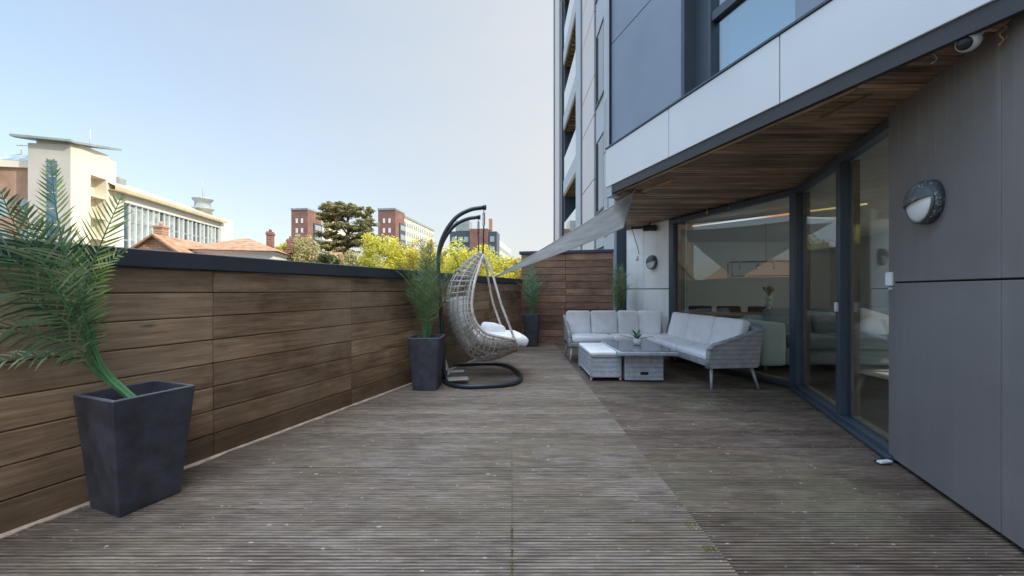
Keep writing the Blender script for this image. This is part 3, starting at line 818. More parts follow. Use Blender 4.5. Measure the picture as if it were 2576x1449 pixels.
# ------------------------------------------------------------------ table and bench
tb=thing('coffee_table',(1.69,5.3,0),0,'square grey rattan pedestal coffee table with glass top and small drawer slot','coffee table')
mb=MB(); mb.rbox(0,.02,.165,.49,.78,.33,.008); mb.build('base',M['rattan_l'],tb)
mb=MB(); mb.box(-.05,.05,-.376,-.3705,.075,.11); mb.build('slot',M['black'],tb)
mb=MB(); mb.rbox(.015,.02,.358,.74,1.04,.052,.008); mb.build('tabletop',M['rattan_l'],tb)
mb=MB(); mb.rbox(.015,.02,.389,.69,.99,.008,.002); mb.build('glass_top',M['tabletop'],tb)
tb.rotation_euler.z=R(-1)
bn=thing('bench',(1.20,5.40,0),0,'low grey rattan bench with white seat pad next to the coffee table','bench')
mb=MB(); mb.rbox(0,0,.175,.365,.86,.27,.008); mb.build('base',M['rattan_l'],bn)
mb=MB()
for z in (.045,.305): 
    for y in (-.44,.44): mb.box(-.19,.19,y-.008,y+.008,z-.008,z+.008)
for x in (-.186,.186):
    for y in (-.436,.436): mb.box(x-.011,x+.011,y-.012,y+.012,0,.31)
for x in (-.184,.184): mb.box(x-.006,x+.006,-.44,.44,.037,.053)
mb.build('frame',M['leg'],bn)
mb=MB(); mb.cushion(.39,.89,.05,.02,.15,10,T(0,0,.337)); mb.build('seat_cushion',M['white_cloth'],bn)
# orchid pot on the table
op=thing('potted_plant',(1.735,5.36,.393),0,'small broad leaved plant in a white pot on the coffee table','potted plant')
mb=MB(); mb.lathe([(.03,0),(.05,.01),(.062,.045),(.060,.085),(.052,.09),(.050,.07)],20); mb.build('pot',M['whiteplastic'],op)
for a,l,e,w in ((2.9,.25,.35,.035),(1.0,.17,1.35,.05),(1.9,.19,1.1,.05),(-.3,.22,.35,.045),(3.9,.2,.7,.04),(5.0,.16,.9,.045)):
    d=Vector((math.cos(a),math.sin(a)*.8,0)); vs=[];fs=[];n=8
    sd_=Vector((-d.y,d.x,0))
    for i in range(n+1):
        k=i/n; p=d*(l*k*math.cos(e*(1-.25*k)))+Vector((0,0,.07+l*math.sin(e)*(k-.28*k*k*(1.6-e*.6))))
        ww=w*math.sin(math.pi*(.08+.9*k))**.8*.5
        vs+=[p-sd_*ww+Vector((0,0,.006)),p,p+sd_*ww+Vector((0,0,.006))]
    for i in range(n):
        for j in range(2): q=i*3+j; fs.append((q,q+1,q+4,q+3))
    mb=MB(); mb.add(vs,fs,0,random.random(),True); mb.build('leaf',M['ivoryleaf'],op)

# ------------------------------------------------------------------ apartment building
bd=thing('apartment_building',(2.6,2.7,0),0,'modern apartment building with dark cladding, glazed doors and timber soffit','building')
BI=Matrix.Translation((-2.6,-2.7,0))
def bp(name,mb,mats,Mx=None,par=None):
    o=mb.build(name,mats,par or bd)
    if par is None: o.matrix_local=BI@(Mx if Mx is not None else Matrix.Identity(4))
    return o
# dark wall in panels (right side)
DW=frame((wall_x(2.673),2.673,0),(-.362,-1))      # local X towards the camera, local Y into ... 
# local Y = Z x X ; X=(-.34,-.94) -> Y=(.94,-.34): into the building
jt=(2.673-1.62)*1.0635
def uwall(u): 
    r_=(u-CX)/F0; Y=1.628/(r_-.362); return (2.673-Y)*1.0635
js=uwall(2517)
mb=MB()
xs=[0,js,js+1.25,js+2.5,js+3.75,js+5.0]
for a,b in zip(xs[:-1],xs[1:]):
    mb.box(a+.002,b-.002,0,.05,.012,1.196,0,bev=.003); mb.box(a+.002,b-.002,0,.05,1.206,2.378,0,bev=.003)
bp('cladding_panels',mb,M['darkclad'],DW)
mb=MB(); mb.box(.01,js+5,.03,.35,0.0,2.38); mb.box(-.001,.02,.02,.30,0,2.378); bp('wall_core',mb,M['darkjoint'],DW)
# white pillar
PM=frame((pane_x(6.665),6.665,0),(-.295,1))       # local X to the far end ; Y=(−..): points left/outside
PLn=(7.93-6.665)*1.0426
mb=MB()
xj=PLn*.56
for a,b in ((0,xj),(xj,PLn)):
    mb.box(a+.003,b-.003,-.35,0,.01,1.165,bev=.004); mb.box(a+.003,b-.003,-.35,0,1.182,2.37,bev=.004)
bp('pillar_panels',mb,M['white'],PM)
mb=MB(); mb.box(.01,PLn-.01,-.33,-.02,0,2.37); bp('pillar_core',mb,M['darkjoint'],PM)
# glazing: picture window, then two sliding panes
def glazed(name,A,B,zt,fw=.055,left=.05,right=.05,timber=True,label=None,sill=.05,head=.07,handle=None):
    """A near end, B far end; frame local X from A to B"""
    A=Vector((A[0],A[1],0)); B=Vector((B[0],B[1],0)); L=(B-A).length; Mx=frame(A,B-A)
    e=bpy.data.objects.new(name,None); COL.objects.link(e); e.parent=bd; e.matrix_local=BI@Mx
    if label: e['label']=label
    # local +Y points outwards (left) when X runs away from camera
    mb=MB()
    mb.box(0,left,-.05,.03,sill,zt-head,bev=.004); mb.box(L-right,L,-.05,.03,sill,zt-head,bev=.004)
    mb.box(0,L,-.05,.035,0.0,sill,bev=.004); mb.box(0,L,-.05,.035,zt-head,zt,bev=.004)
    fr=mb.build('frame',M['frame'],e)
    mb=MB(); mb.box(left,L-right,-.03,-.02,sill,zt-head); mb.build('pane',M['glass'],e)
    if timber:
        mb=MB(); mb.box(L-right-.035,L-right,-.10,-.052,sill,zt-head); mb.box(left,left+.03,-.10,-.052,sill,zt-head); mb.box(left,L-right,-.10,-.052,sill-.03,sill+.015); mb.build('inner_frame',M['timber'],e)
    return e,Mx,L
C0=(3.34,4.54)
def door_Y(u):
    r_=(u-CX)/F0; return (2.68-.3756*2.775)/(r_-.3756)
Ym=door_Y(2117)
glazed('window',C0,(pane_x(6.60),6.60),2.345,left=.075,right=.05,label='wide fixed picture window behind the corner sofa')
e1,_,_=glazed('sliding_door',(door_x(Ym),Ym),C0,2.345,left=.035,right=.055)
e2,Mx2,_=glazed('sliding_door',(door_x(2.60),2.60),(door_x(Ym-.002),Ym-.002),2.345,left=.03,right=.045)
mb=MB(); L2=(Vector((door_x(Ym),Ym))-Vector((door_x(2.6),2.6))).length
mb.rbox(L2-.022,.045,1.0,.022,.03,.085,.006); mb.build('handle',M['whiteplastic'],e2)
mb=MB(); mb.box(0,L2+(Vector(C0)-Vector((door_x(Ym),Ym))).length,.036,.075,-.008,.02,bev=.004); mb.box(0,L2*2.0,.037,.05,.021,.03)
bp('door_track',mb,M['frame'],Mx2)
mb=MB(); mb.box(0,.09,-.25,.02,0,2.37); bp('corner_post',mb,M['frame'],frame((pane_x(6.58),6.58,0),(-.295,1)))
# soffit
sp=[(1.24,4.84),(2.05,7.0),(2.36,7.95),(pane_x(7.93)+.06,7.95),(3.40,4.54),(door_x(2.68)+.06,2.68),(door_x(2.68)+.06,1.1),(fac_x(1.1)+.03,1.1)]
mb=MB(); mb.prism(sp,2.376,2.40); bp('soffit',mb,M['soffit'])
FMx=frame((1.19,4.85,0),(.304,-1))          # X towards the camera along the facade; Y = Z x X = (.957,.29): into the building
def fsn(u):
    r_=(u-CX)/F0; Y=2.664/(r_+.304); return (4.85-Y)*1.045
mb=MB()
ss=[0,fsn(1686),fsn(1966)]
while ss[-1]<9: ss.append(ss[-1]+1.11)
for a,b in zip(ss[:-1],ss[1:]): mb.box(a+.003,b-.003,-.02,.02,2.43,2.90,bev=.004)
bp('fascia_panels',mb,M['silver'],FMx)
mb=MB(); mb.box(.012,9,.0,.10,2.405,2.905); mb.box(0,9,-.03,.03,2.902,2.925,bev=.004); bp('fascia_trim',mb,M['frame'],FMx)
mb=MB(); mb.box(.125,9,-.008,.028,2.335,2.428); bp('flashing',mb,M['darkflash'],FMx)
mb=MB(); mb.box(0,.12,-.012,.12,2.30,2.43,bev=.004); mb.box(-.02,0.0,.0,2.1,2.385,2.90,bev=.004); bp('end_panel',mb,M['towergrey'],FMx)
mb=MB(); mb.box(.16,2.71,.029,.05,2.318,2.352,bev=.003)
bp('batten',mb,M['batten'],FMx)
mb=MB(); mb.box(.16,.20,.10,.42,2.33,2.376,bev=.003); mb.box(.20,.75,.36,.385,2.35,2.376,bev=.003); bp('batten',mb,M['batten'],FMx)
mb=MB(); a=W(2060,297,975*1.222/433); b=W(2190,235,975*1.222/495); dd=b-a
mb.box(0,dd.length,0,.018,2.36,2.375,bev=.003); bp('batten',mb,M['timber'],frame((a.x,a.y,0),dd))
a=W(2140,372,975*1.2/358); b=W(2232,318,975*1.2/412); dd=b-a
mb=MB(); mb.box(0,dd.length,0,.022,2.335,2.375,bev=.003); bp('batten',mb,M['batten'],frame((a.x,a.y,0),dd))
# upper facade
zw0,zw1=2.93,5.0; wl,wr_=fsn(1707),fsn(1990); zj=4.20; TOP=19.0
mb=MB()
def fpanel(a,b,z0,z1): mb.box(a+.003,b-.003,.03,.36,z0+.004,z1-.004,bev=.003)
levels=[2.93,zj,5.55,6.9,8.25,9.6,10.95,12.3,13.65,15,16.35,TOP]
for a,b,win in ((.05,wl,0),(wl,wr_,1),(wr_,wr_+1.6,0),(wr_+1.6,9,0)):
    for z0,z1 in zip(levels[:-1],levels[1:]):
        if win and z0<5.5: continue
        fpanel(a,b,z0,z1)
bp('facade_panels',mb,M['bluepanel'],FMx)
mb=MB(); mb.box(.08,wl-.01,.06,.40,2.93,TOP-.1); mb.box(wr_+.01,9,.06,.40,2.93,TOP-.1); mb.box(wl-.01,wr_+.01,.06,.4,5.56,TOP-.1); mb.box(-.0,.05,.0,.2,2.93,TOP-.1)
bp('facade_joints',mb,M['darkjoint'],FMx)
mb=MB(); mb.box(.0,.048,-.004,.06,2.93,TOP,bev=.004); bp('corner_trim',mb,M['towergrey'],FMx)
uw=bpy.data.objects.new('window',None); COL.objects.link(uw); uw.parent=bd; uw.matrix_local=BI@FMx; uw['label']='upper floor window above the silver fascia'
wf=fsn(1755)
mb=MB(); mb.box(wl,wl+.034,.035,.30,2.93,5.55); mb.build('reveal',M['frame'],uw)
mb=MB(); mb.box(wl+.035,wf,.16,.24,2.93,5.55); mb.box(wf,wr_,.15,.24,3.54,3.62); mb.box(wf,wr_,.15,.24,2.93,2.97); mb.box(wf-.03,wf,.14,.16,2.93,5.55); mb.box(wf,wr_,.15,.24,5.0,5.55)
mb.build('frame',M['frame'],uw)
mb=MB(); mb.box(wf,wr_,.19,.20,2.97,3.54); mb.box(wf,wr_,.19,.20,3.62,5.0); mb.build('pane',M['glass_up'],uw)
mb=MB(); 
for i in range(10):
    a=wf+.05+(wr_-wf-.05)*i/10; mb.box(a,a+(wr_-wf)/10*.94,.30,.31,2.95,5.0)
mb.build('sky_backing',M['sky_backing'],uw)  # pale strips added behind the glass to imitate reflected sky
# body of the building above the terrace flat, and behind
def off(p,d): return (p[0]+d*.957,p[1]+d*.29)
mb=MB(); body=[off((1.21,4.80),.45),(2.45,7.3),(3.75,8.4),(3.75,20),(8.1,20),(8.1,-7),off((fac_x(-7),-7),.45)]
mb.prism(body,2.44,TOP); bp('upper_storeys',mb,M['bluepanel'])
# ---- ground floor room
mb=MB(); room=[(pane_x(6.6)+.06,6.62),(3.40,4.56),(door_x(2.6)+.06,2.5),(3.2,2.2),(7.8,2.2),(7.8,9.5),(2.75,9.5),(2.70,7.9)]
mb.prism(room,-.02,.015); bp('interior_floor',mb,M['int_floor'])
mb=MB(); mb.prism([(2.85,9.5),(2.8,6.6),(3.46,4.54),(2.75,2.6),(3.0,2.2),(7.8,2.2),(7.8,9.5)],2.33,2.372); bp('interior_ceiling',mb,M['int_ceil'])
mb=MB(); mb.box(2.6,7.8,9.5,9.62,0,2.43); mb.box(2.66,2.72,7.93,9.5,0,2.43); mb.box(2.9,4.6,2.05,2.2,0,2.43); mb.box(4.6,7.8,2.05,2.2,0,.3); mb.box(4.6,7.8,2.05,2.2,2.3,2.43)  # openings in the unseen walls, added to let light into the room
mb.box(7.8,7.9,2.05,9.6,0,.3); mb.box(7.8,7.9,6.4,9.6,.3,2.43); mb.box(7.8,7.9,4.4,4.5,.3,2.43); mb.box(7.8,7.9,2.2,6.4,2.33,2.43)
bp('interior_wall',mb,M['int_wall'])
mb=MB(); mb.rbox(6.0,5.6,.024,2.6,4.6,.014,.004); bp('bounce_sheet',mb,M['cream_s'])  # pale sheet added on the floor to bounce sunlight into the room
# added glowing strip imitating the sky gap reflected in the pane
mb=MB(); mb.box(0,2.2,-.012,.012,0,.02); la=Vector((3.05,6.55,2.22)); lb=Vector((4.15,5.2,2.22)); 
bp('reflection_strip',mb,M['streak_glow'],frame(la,lb-la))
# ---- the taller wing with balconies
X0=2.1
def TY(u): return X0/((u-CX)/F0)
yE0,yE1,yB0,yB1,yJ,yP0,yP1,yW0,yW1,yS=TY(1407),TY(1393),TY(1449),TY(1417),TY(1461),TY(1463),TY(1494),TY(1498.5),TY(1519),TY(1545)
Tz=[-.31+2.65*k for k in range(0,8)]   # balcony soffit levels: 4.99 at k=2
mb=MB()
mb.box(X0,X0+1.5,yE0+.1,yE1,GZ,TOP)
bp('end_pier',mb,M['pinkwhite'])
mb=MB(); mb.box(X0-.03,X0+.0,yE1-.45,yE1-.15,GZ,TOP); mb.box(X0+.05,X0+1.6,yB1,yE0+.1,GZ,TOP); mb.box(X0-.02,X0+.05,yB1+.3,yB1+.5,GZ,TOP)
bp('pier_trim',mb,M['frame'])
mb=MB(); mb.box(X0-.01,X0+1.6,yJ,yB0,GZ,TOP); bp('jamb',mb,M['towergrey'])
mb=MB(); mb.box(X0+.02,X0+.1,yP0-.14,yJ,GZ,TOP); mb.box(X0+.04,X0+.12,yW0-.02,yP1+.1,GZ,TOP); mb.box(X0+.05,X0+1.5,yS,yP0,GZ,TOP-.2); bp('wing_joints',mb,M['frame'])
mb=MB()
zs=[]; z=-6.0
lv=[-6,-1.3,.35,1.35]+[v for k in range(0,7) for v in (4.0-2.65+2.65*k+ (0 if k else 0),5.65-2.65+2.65*k)]
lv=sorted(set(round(v,2) for v in lv if v<=TOP))
for z0,z1 in zip(lv[:-1],lv[1:]):
    if z1-z0>.2: mb.box(X0,X0+.05,yP1,yP0-.14,z0+.015,z1-.015,bev=.004)
bp('wing_panels',mb,M['pinkwhite'])
mb=MB()
for k in range(-2,6):
    zb=5.7+2.65*k; mb.box(X0+.01,X0+.05,yW1,yW0,zb-.88,zb-.02,bev=.004)
mb.box(X0+.0,X0+.05,yS,yW1,GZ,TOP); bp('wing_grey_panels',mb,M['towergrey'])
for k in range(-1,4):
    zb=5.7+2.65*k
    w=bpy.data.objects.new('window',None); COL.objects.link(w); w.parent=bd; w.matrix_local=BI
    mb=MB(); mb.box(X0+.03,X0+.07,yW1+.02,yW0-.02,zb,zb+1.75); mb.build('pane',M['winglass'],w)
    mb=MB(); mb.box(X0+.0,X0+.035,yW1,yW1+.04,zb,zb+1.75); mb.box(X0+.0,X0+.035,yW0-.04,yW0,zb,zb+1.75); mb.box(X0-.02,X0+.04,yW1,yW0,zb-.03,zb+.02); mb.build('frame',M['frame'],w)
for z0 in (4.25,2.35):
    mb=MB(); mb.box(X0-.012,X0+.004,TY(1530),TY(1520),z0,z0+1.15); mb.build('window_slot',M['winglass'],bd).matrix_local=BI
for k in range(0,6):
    zt=Tz[k]+0
    bl=bpy.data.objects.new('balcony',None); COL.objects.link(bl); bl.parent=bd; bl.matrix_local=BI
    mb=MB(); mb.box(X0,X0+1.5,yB0,yB1,zt+.06,zt+.62,bev=.01); mb.build('slab',M['towergrey'],bl)
    mb=MB(); mb.box(X0+.05,X0+1.5,yB0,yB1,zt+.03,zt+.06)
    for j in range(12): 
        y=yB0+(yB1-yB0)*(j+.5)/12; mb.box(X0+.05,X0+1.5,y-.05,y+.05,zt-.03,zt+.03)
    mb.box(X0+.02,X0+.12,yB0,yB1,zt-.03,zt+.06); mb.build('soffit_slats',M['batten'],bl)
    mb=MB(); mb.box(X0+.03,X0+.05,yB0+.02,yB1-.02,zt+.64,zt+1.55); mb.build('balustrade',M['glass_bal'],bl)
    mb=MB(); mb.box(X0+1.5,X0+1.6,yB0,yB1,zt+.62,zt+2.65); mb.build('back_wall',M['bluepanel'],bl)
    mb=MB(); mb.box(X0+1.46,X0+1.5,yB0+.5,yB1-.5,zt+.7,zt+2.4); mb.build('pane',M['winglass'],bl)

# small fittings on the building ------------------------------------------------
def bulkhead(loc,nrm,r_,label):
    """round half-lidded wall lamp; local Z = out of the wall"""
    n=Vector((nrm[0],nrm[1],0)).normalized(); up=Vector((0,0,1)); x=up.cross(n)
    m=Matrix.Identity(4)
    for i in range(3): m[i][0]=x[i]; m[i][1]=up[i]; m[i][2]=n[i]; m[i][3]=loc[i]
    t=thing('wall_lamp',loc,0,label,'wall lamp','round bulkhead lamps')
    mb=MB(); mb.lathe([(r_*1.0,0),(r_*1.0,.035),(r_*.94,.05)],40); mb.build('housing',M['lampmetal'],t)
    # front: dome split in two
    def half(a0,a1,rr,depth,z0,ymax=None,n=28,m_=8):
        vs=[];fs=[]
        for j in range(m_+1):
            ph=math.pi/2*j/m_; 
            for i in range(n+1):
                a=a0+(a1-a0)*i/n; vs.append((rr*math.cos(ph)*math.cos(a),rr*math.cos(ph)*math.sin(a),z0+depth*math.sin(ph)))
        for j in range(m_):
            for i in range(n):
                q=j*(n+1)+i; fs.append((q,q+1,q+n+2,q+n+1))
        # flat cut face
        return vs,fs
    tl=R(8)
    vs,fs=half(tl,math.pi+tl,r_*.97,.055,.045); mb=MB(); mb.add(vs,fs,0,.5,True)
    cut=[(-r_*.97*math.cos(tl),-r_*.97*math.sin(tl),.045)]
    c=[]
    for j in range(17):
        ph=math.pi*j/16; c.append((r_*.97*math.cos(ph)*math.cos(tl),r_*.97*math.cos(ph)*math.sin(tl),.045+.055*math.sin(ph)))
    mb.add(c,[tuple(range(17))],0,.5); mb.build('eyelid',M['lampmetal'],t)
    vs,fs=half(math.pi+tl,2*math.pi+tl,r_*.90,.035,.045); mb=MB(); mb.add(vs,fs,0,.5,True); mb.build('diffuser',M['opal'],t)
    mb=MB(); mb.tube([(r_*.935*math.cos(a),r_*.935*math.sin(a),.05) for a in [math.pi+tl+math.pi*i/20 for i in range(21)]],.008,6,0,.5); mb.build('trim_ring',M['lampmetal'],t)
    t.matrix_world=m
Yl=1.628/((2340-CX)/F0-.362)
bulkhead((wall_x(Yl),Yl,1.15+222*Yl/F0),(-1,.362),.127,'round half lidded wall lamp on the dark cladding by the sliding doors')
Yl=4.679/((1643-CX)/F0+.295)
bulkhead((pane_x(Yl)-.003,Yl,1.15+70*Yl/F0),(-1,-.295),.13,'small looking round wall lamp on the white pillar')
# dome camera under the soffit
dc=thing('security_camera',(2.162,1.835,2.376),0,'white dome security camera under the timber soffit','security camera')
mb=MB(); mb.lathe([(.05,0),(.052,-.02),(.048,-.028)],24); mb.build('mount',M['whiteplastic'],dc)
mb=MB(); prof=[(.044*math.cos(a),.044*math.sin(a)) for a in [math.pi/2*i/8 for i in range(8,-9,-1)]]; mb.lathe([(max(p[0],.001),p[1]) for p in prof],24,M=T(0,0,-.05)); dh=mb.build('head',M['whiteplastic'],dc)
mb=MB(); dvec=Vector((-.95,-.25,-.45)).normalized(); mm=dvec.to_track_quat('Z','Y').to_matrix().to_4x4(); 
mb.lathe([(.030,.030),(.029,.037),(.020,.043),(.001,.047)],20,M=T(0,0,-.05)@mm); mb.build('lens',M['black'],dh)
# loose cables
cb=thing('cable',(2.25,1.78,2.376),0,'loose pale cable ends dangling beside the dome camera','cable')
mb=MB(); mb.tube(crom([(0,0,0),(.01,-.01,-.03),(-.012,.0,-.05),(.008,.0,-.075),(-.004,.01,-.095)],5),.0035,5); mb.tube(crom([(.02,.01,0),(.035,0,-.03),(.022,0,-.06),(.03,.0,-.085)],5),.003,5); mb.build('cord',M['batten'],cb)
cb=thing('cable',(2.14,1.97,2.376),0,'short cable end hanging from the soffit edge left of the dome camera','cable')
mb=MB(); mb.tube(crom([(.02,.03,0),(.0,.0,-.025),(.02,.0,-.05),(.0,.01,-.07)],5),.003,5); mb.build('cord',M['leg'],cb)
# floodlight on the pillar top
fl=thing('floodlight',(2.48,6.98,2.27),0,'black floodlight under the soffit at the top of the white pillar','floodlight')
mb=MB(); mb.rbox(0,0,0,.24,.12,.09,.012,M=RZ(R(-15))@RX(R(20))); mb.build('housing',M['black'],fl)
mb=MB(); mb.rbox(-.17,.12,.03,.30,.06,.045,.008,M=RZ(R(-15))); mb.tube([(0,.03,.02),(.02,.05,.105)],.012,6); mb.build('bracket',M['black'],fl)
for (u,v) in ((1779,527),(1835,515)):  # tan soffit brackets, given an invented spot lamp shape
    Yq=975*1.2/(730-v+0); q=W(u,v,Yq)
    hk=thing('soffit_bracket',(q.x,q.y,2.376),0,'small tan bracket under the soffit, '+('left' if u<1800 else 'right')+' one of two','soffit_bracket','tan brackets under the soffit')
    mb=MB(); mb.lathe([(.012,0),(.012,-.012),(.006,-.014)],12); mb.tube([(0,0,-.012),(0,0,-.035)],.005,6); mb.build('mount',M['batten'],hk)
    mb=MB(); mb.lathe([(.010,.03),(.015,.025),(.017,-.03),(.014,-.03)],14,M=T(0,0,-.06)@RY(R(12))); mb.build('bracket_head',M['batten'],hk)
# sensor on the edge of the dark wall, litter at its foot
sn=thing('door_sensor',(wall_x(2.66)-.015,2.64,1.185),0,'little white sensor box on the corner of the dark wall','sensor')
mb=MB(); mb.rbox(0,0,.04,.03,.05,.095,.006); mb.build('case',M['whiteplastic'],sn)
mb=MB(); mb.rbox(0.005,-.0,-.025,.018,.03,.02,.004); mb.build('clip',M['leg'],sn)
q=W(2222,1155,2.62); lt=thing('door_stop',(2.50,2.60,0),0,'pale door stop lying on the deck at the corner of the dark wall','door stop')
mb=MB(); mb.cushion(.10,.035,.018,.008,.2,5,T(0,0,.0)@RZ(R(10))); mb.build('wedge',M['whiteplastic'],lt)
mb=MB(); mb.tube([(-.06,.01,.002),(0,.028,.004),(.06,.02,.003)],.006,6); mb.build('cord',M['black'],lt)

# ------------------------------------------------------------------ shade sail
ss_=thing('shade_sail',(1.49,4.8,2.3),0,'taut grey triangular shade sail stretched from the overhang to the fence','shade sail')
A,B,C=W(1592,486,4.62),W(1569,573,7.0),W(1243,697,7.14)
mb=MB(); n=16; idx={}; vs=[]
for i in range(n+1):
    for j in range(n+1-i):
        a=i/n;b=j/n;c=1-a-b; p=A*a+B*b+C*c; p=p-Vector((0,0,.22*(a*b+b*c*.5+.25*a*c)))
        ctr=(A+B+C)/3; 
        ed=min(a,b,c)
        p=p.lerp(ctr,.05*(27*a*b*0+1)*(1-3*ed)*max(0,4*(a*b+b*c+c*a)-.0)*.5)
        idx[(i,j)]=len(vs); vs.append(p-Vector((1.49,4.8,2.3)))
fs=[]
for i in range(n):
    for j in range(n-i):
        fs.append((idx[(i,j)],idx[(i+1,j)],idx[(i,j+1)]))
        if j<n-i-1: fs.append((idx[(i+1,j)],idx[(i+1,j+1)],idx[(i,j+1)]))
mb.add(vs,fs,0,.5,True); mb.build('cloth',M['sail'],ss_)
mb=MB(); o_=Vector((1.49,4.8,2.3))
def edge(e0,e1): mb.tube([vs[idx[e]] for e in ([(i,0) for i in range(n+1)] if (e0,e1)==('C','A') else [(0,i) for i in range(n+1)] if (e0,e1)==('C','B') else [(i,n-i) for i in range(n+1)])],.008,6)
edge('C','A');edge('C','B');edge('A','B'); mb.build('hem',M['leg'],ss_)
mb=MB()
for P_,D_ in ((A,Vector((.05,.0,.09))),(B,Vector((.05,.1,.12))),(C,Vector((-.06,.02,-.02)))): mb.tube([P_-o_,P_+D_-o_],.006,6)
mb.build('fixing',M['chrome'],ss_)
# hanging cord with a bulb near the back wall
hc=thing('hanging_bulb',(2.26,7.6,2.30),0,'small bulb hanging from a slack cord in front of the timber back wall','bulb')
a=W(1597,600,7.3)-Vector((2.26,7.6,2.30)); b=W(1608,640,7.3)-Vector((2.26,7.6,2.30))
mb=MB(); mb.tube(crom([W(1590,575,7.3)-Vector((2.26,7.6,2.30)),a,W(1603,618,7.3)-Vector((2.26,7.6,2.30)),b],6),.006,6); mb.build('cord',M['black'],hc)
mb=MB(); q=W(1603,652,7.3)-Vector((2.26,7.6,2.30)); mb.lathe([(.008,.06),(.02,.04),(.03,.0),(.022,-.028),(.004,-.036)],12,M=T(q.x,q.y,q.z)); mb.build('bulb',M['opal'],hc)

# ------------------------------------------------------------------ furniture inside
it=thing('indoor_sofa',(3.9,5.6,.015),0,'sage grey sofa standing inside behind the sliding doors','sofa')
mb=MB(); mb.cushion(.36,1.0,.60,.05,.04,8,T(-.28,.25,.38),wr=.004); mb.build('armrest',M['intsofa'],it)
mb=MB(); mb.rbox(.95,.25,.20,2.1,.9,.22,.03); mb.build('base',M['intsofad'],it)
for x in (.42,1.12,1.82):
    mb=MB(); mb.cushion(.68,.80,.16,.05,.12,8,T(x,.12,.40)); mb.build('seat_cushion',M['intsofad'],it)
    mb=MB(); mb.cushion(.66,.20,.42,.06,.2,8,T(x,.50,.64)@RX(R(-12)),wr=.006); mb.build('back_cushion',M['intsofad'],it)
mb=MB(); mb.cushion(2.3,.16,.62,.05,.03,8,T(1.05,.72,.42)); mb.build('backrest',M['intsofa'],it)
mb=MB(); mb.cushion(.44,.14,.42,.05,.3,8,T(1.55,.25,.62)@RX(R(-25))@RY(R(20)),wr=.006); mb.build('pillow',M['white_cloth'],it)
mb=MB()
for x in (-.35,2.0):
    for y in (-.15,.65): mb.box(x-.02,x+.02,y-.02,y+.02,0,.09)
mb.build('leg',M['black'],it)
dt=thing('dining_table',(4.0,6.95,.015),R(-14),'oak dining table inside the picture window','dining table')
mb=MB(); mb.rbox(0,0,.70,1.9,.78,.05,.01); mb.build('tabletop',M['oak'],dt)
for x in (-.7,.7):
    mb=MB(); mb.box(x-.04,x+.04,-.28,.28,0,.675,bev=.01); mb.build('leg',M['black'],dt)
dt_m=Matrix.Translation((4.0,6.95,.015))@RZ(R(-14))
def dchair(i,x,y,rz):
    p=dt_m@Vector((x,y,0)); t=thing('dining_chair',(p.x,p.y,.015),R(-14)+rz,['leftmost','second from left','third from left','rightmost','near left','near right'][i]+' charcoal dining chair at the oak table','chair','charcoal dining chairs')
    mb=MB(); mb.cushion(.44,.44,.08,.03,.1,6,T(0,0,.45)); mb.build('seat',M['chairblk'],t)
    mb=MB(); mb.cushion(.44,.06,.36,.03,.1,6,T(0,.21,.64)@RX(R(-8))); mb.build('backrest',M['chairblk'],t)
    for sx in (-.18,.18):
        for sy in (-.18,.18): mb=MB(); mb.tube([(sx*1.1,sy*1.1,0),(sx,sy,.42)],.012,6); mb.build('leg',M['black'],t)
for i,x in enumerate((-.95,-.4,.12,.68)): dchair(i,x,.60,0)
q=dt_m@Vector((.52,-.05,.725)); vz=thing('vase',(q.x,q.y,q.z+.015),0,'mint ceramic bubble vase with dried flowers on the dining table','vase')
mb=MB(); pr=[]
for i in range(33):
    z=i/32*.30; pr.append((.030+.026*abs(math.sin(math.pi*z/.10))+(.01 if i>30 else 0),z))
mb.lathe(pr,20); mb.build('body',M['vase'],vz)
mb=MB()
for i in range(46):
    a=random.random()*6.28; l=random.uniform(.08,.17); sp_=random.uniform(0,.09); p0=Vector((0,0,.29)); p1=p0+Vector((math.cos(a)*sp_,math.sin(a)*sp_,l)); mb.tube([p0,p1],.002,3,0); mb.cushion(.022,.022,.022,.01,0,2,T(*p1))
mb.build('flowers',M['dried'],vz)
pd=thing('pendant_light',(4.42,6.75,2.33),R(-16),'black rectangular cage pendant light over the dining table','pendant light')
mb=MB(); x0,x1,y0,y1,z0,z1=-.56,.56,-.14,.14,-.93,-.68
for y in (y0,y1):
    for z in (z0,z1): mb.tube([(x0,y,z),(x1,y,z)],.008,4)
    for x in (x0,x1): mb.tube([(x,y,z0),(x,y,z1)],.008,4)
for x in (x0,x1):
    for z in (z0,z1): mb.tube([(x,y0,z),(x,y1,z)],.008,4)
mb.tube([(0,0,z1),(0,0,0)],.004,4); mb.tube([(x0,0,z1),(x1,0,z1)],.006,4); mb.build('cage',M['black'],pd)
for x in (-.4,-.13,.13,.4):
    mb=MB(); mb.tube([(x,0,z1),(x,0,z1-.05)],.014,8); mb.lathe([(.008,.05),(.024,.02),(.028,-.01),(.004,-.035)],12,M=T(x,0,z1-.10)); mb.build('bulb',M['chrome'],pd)

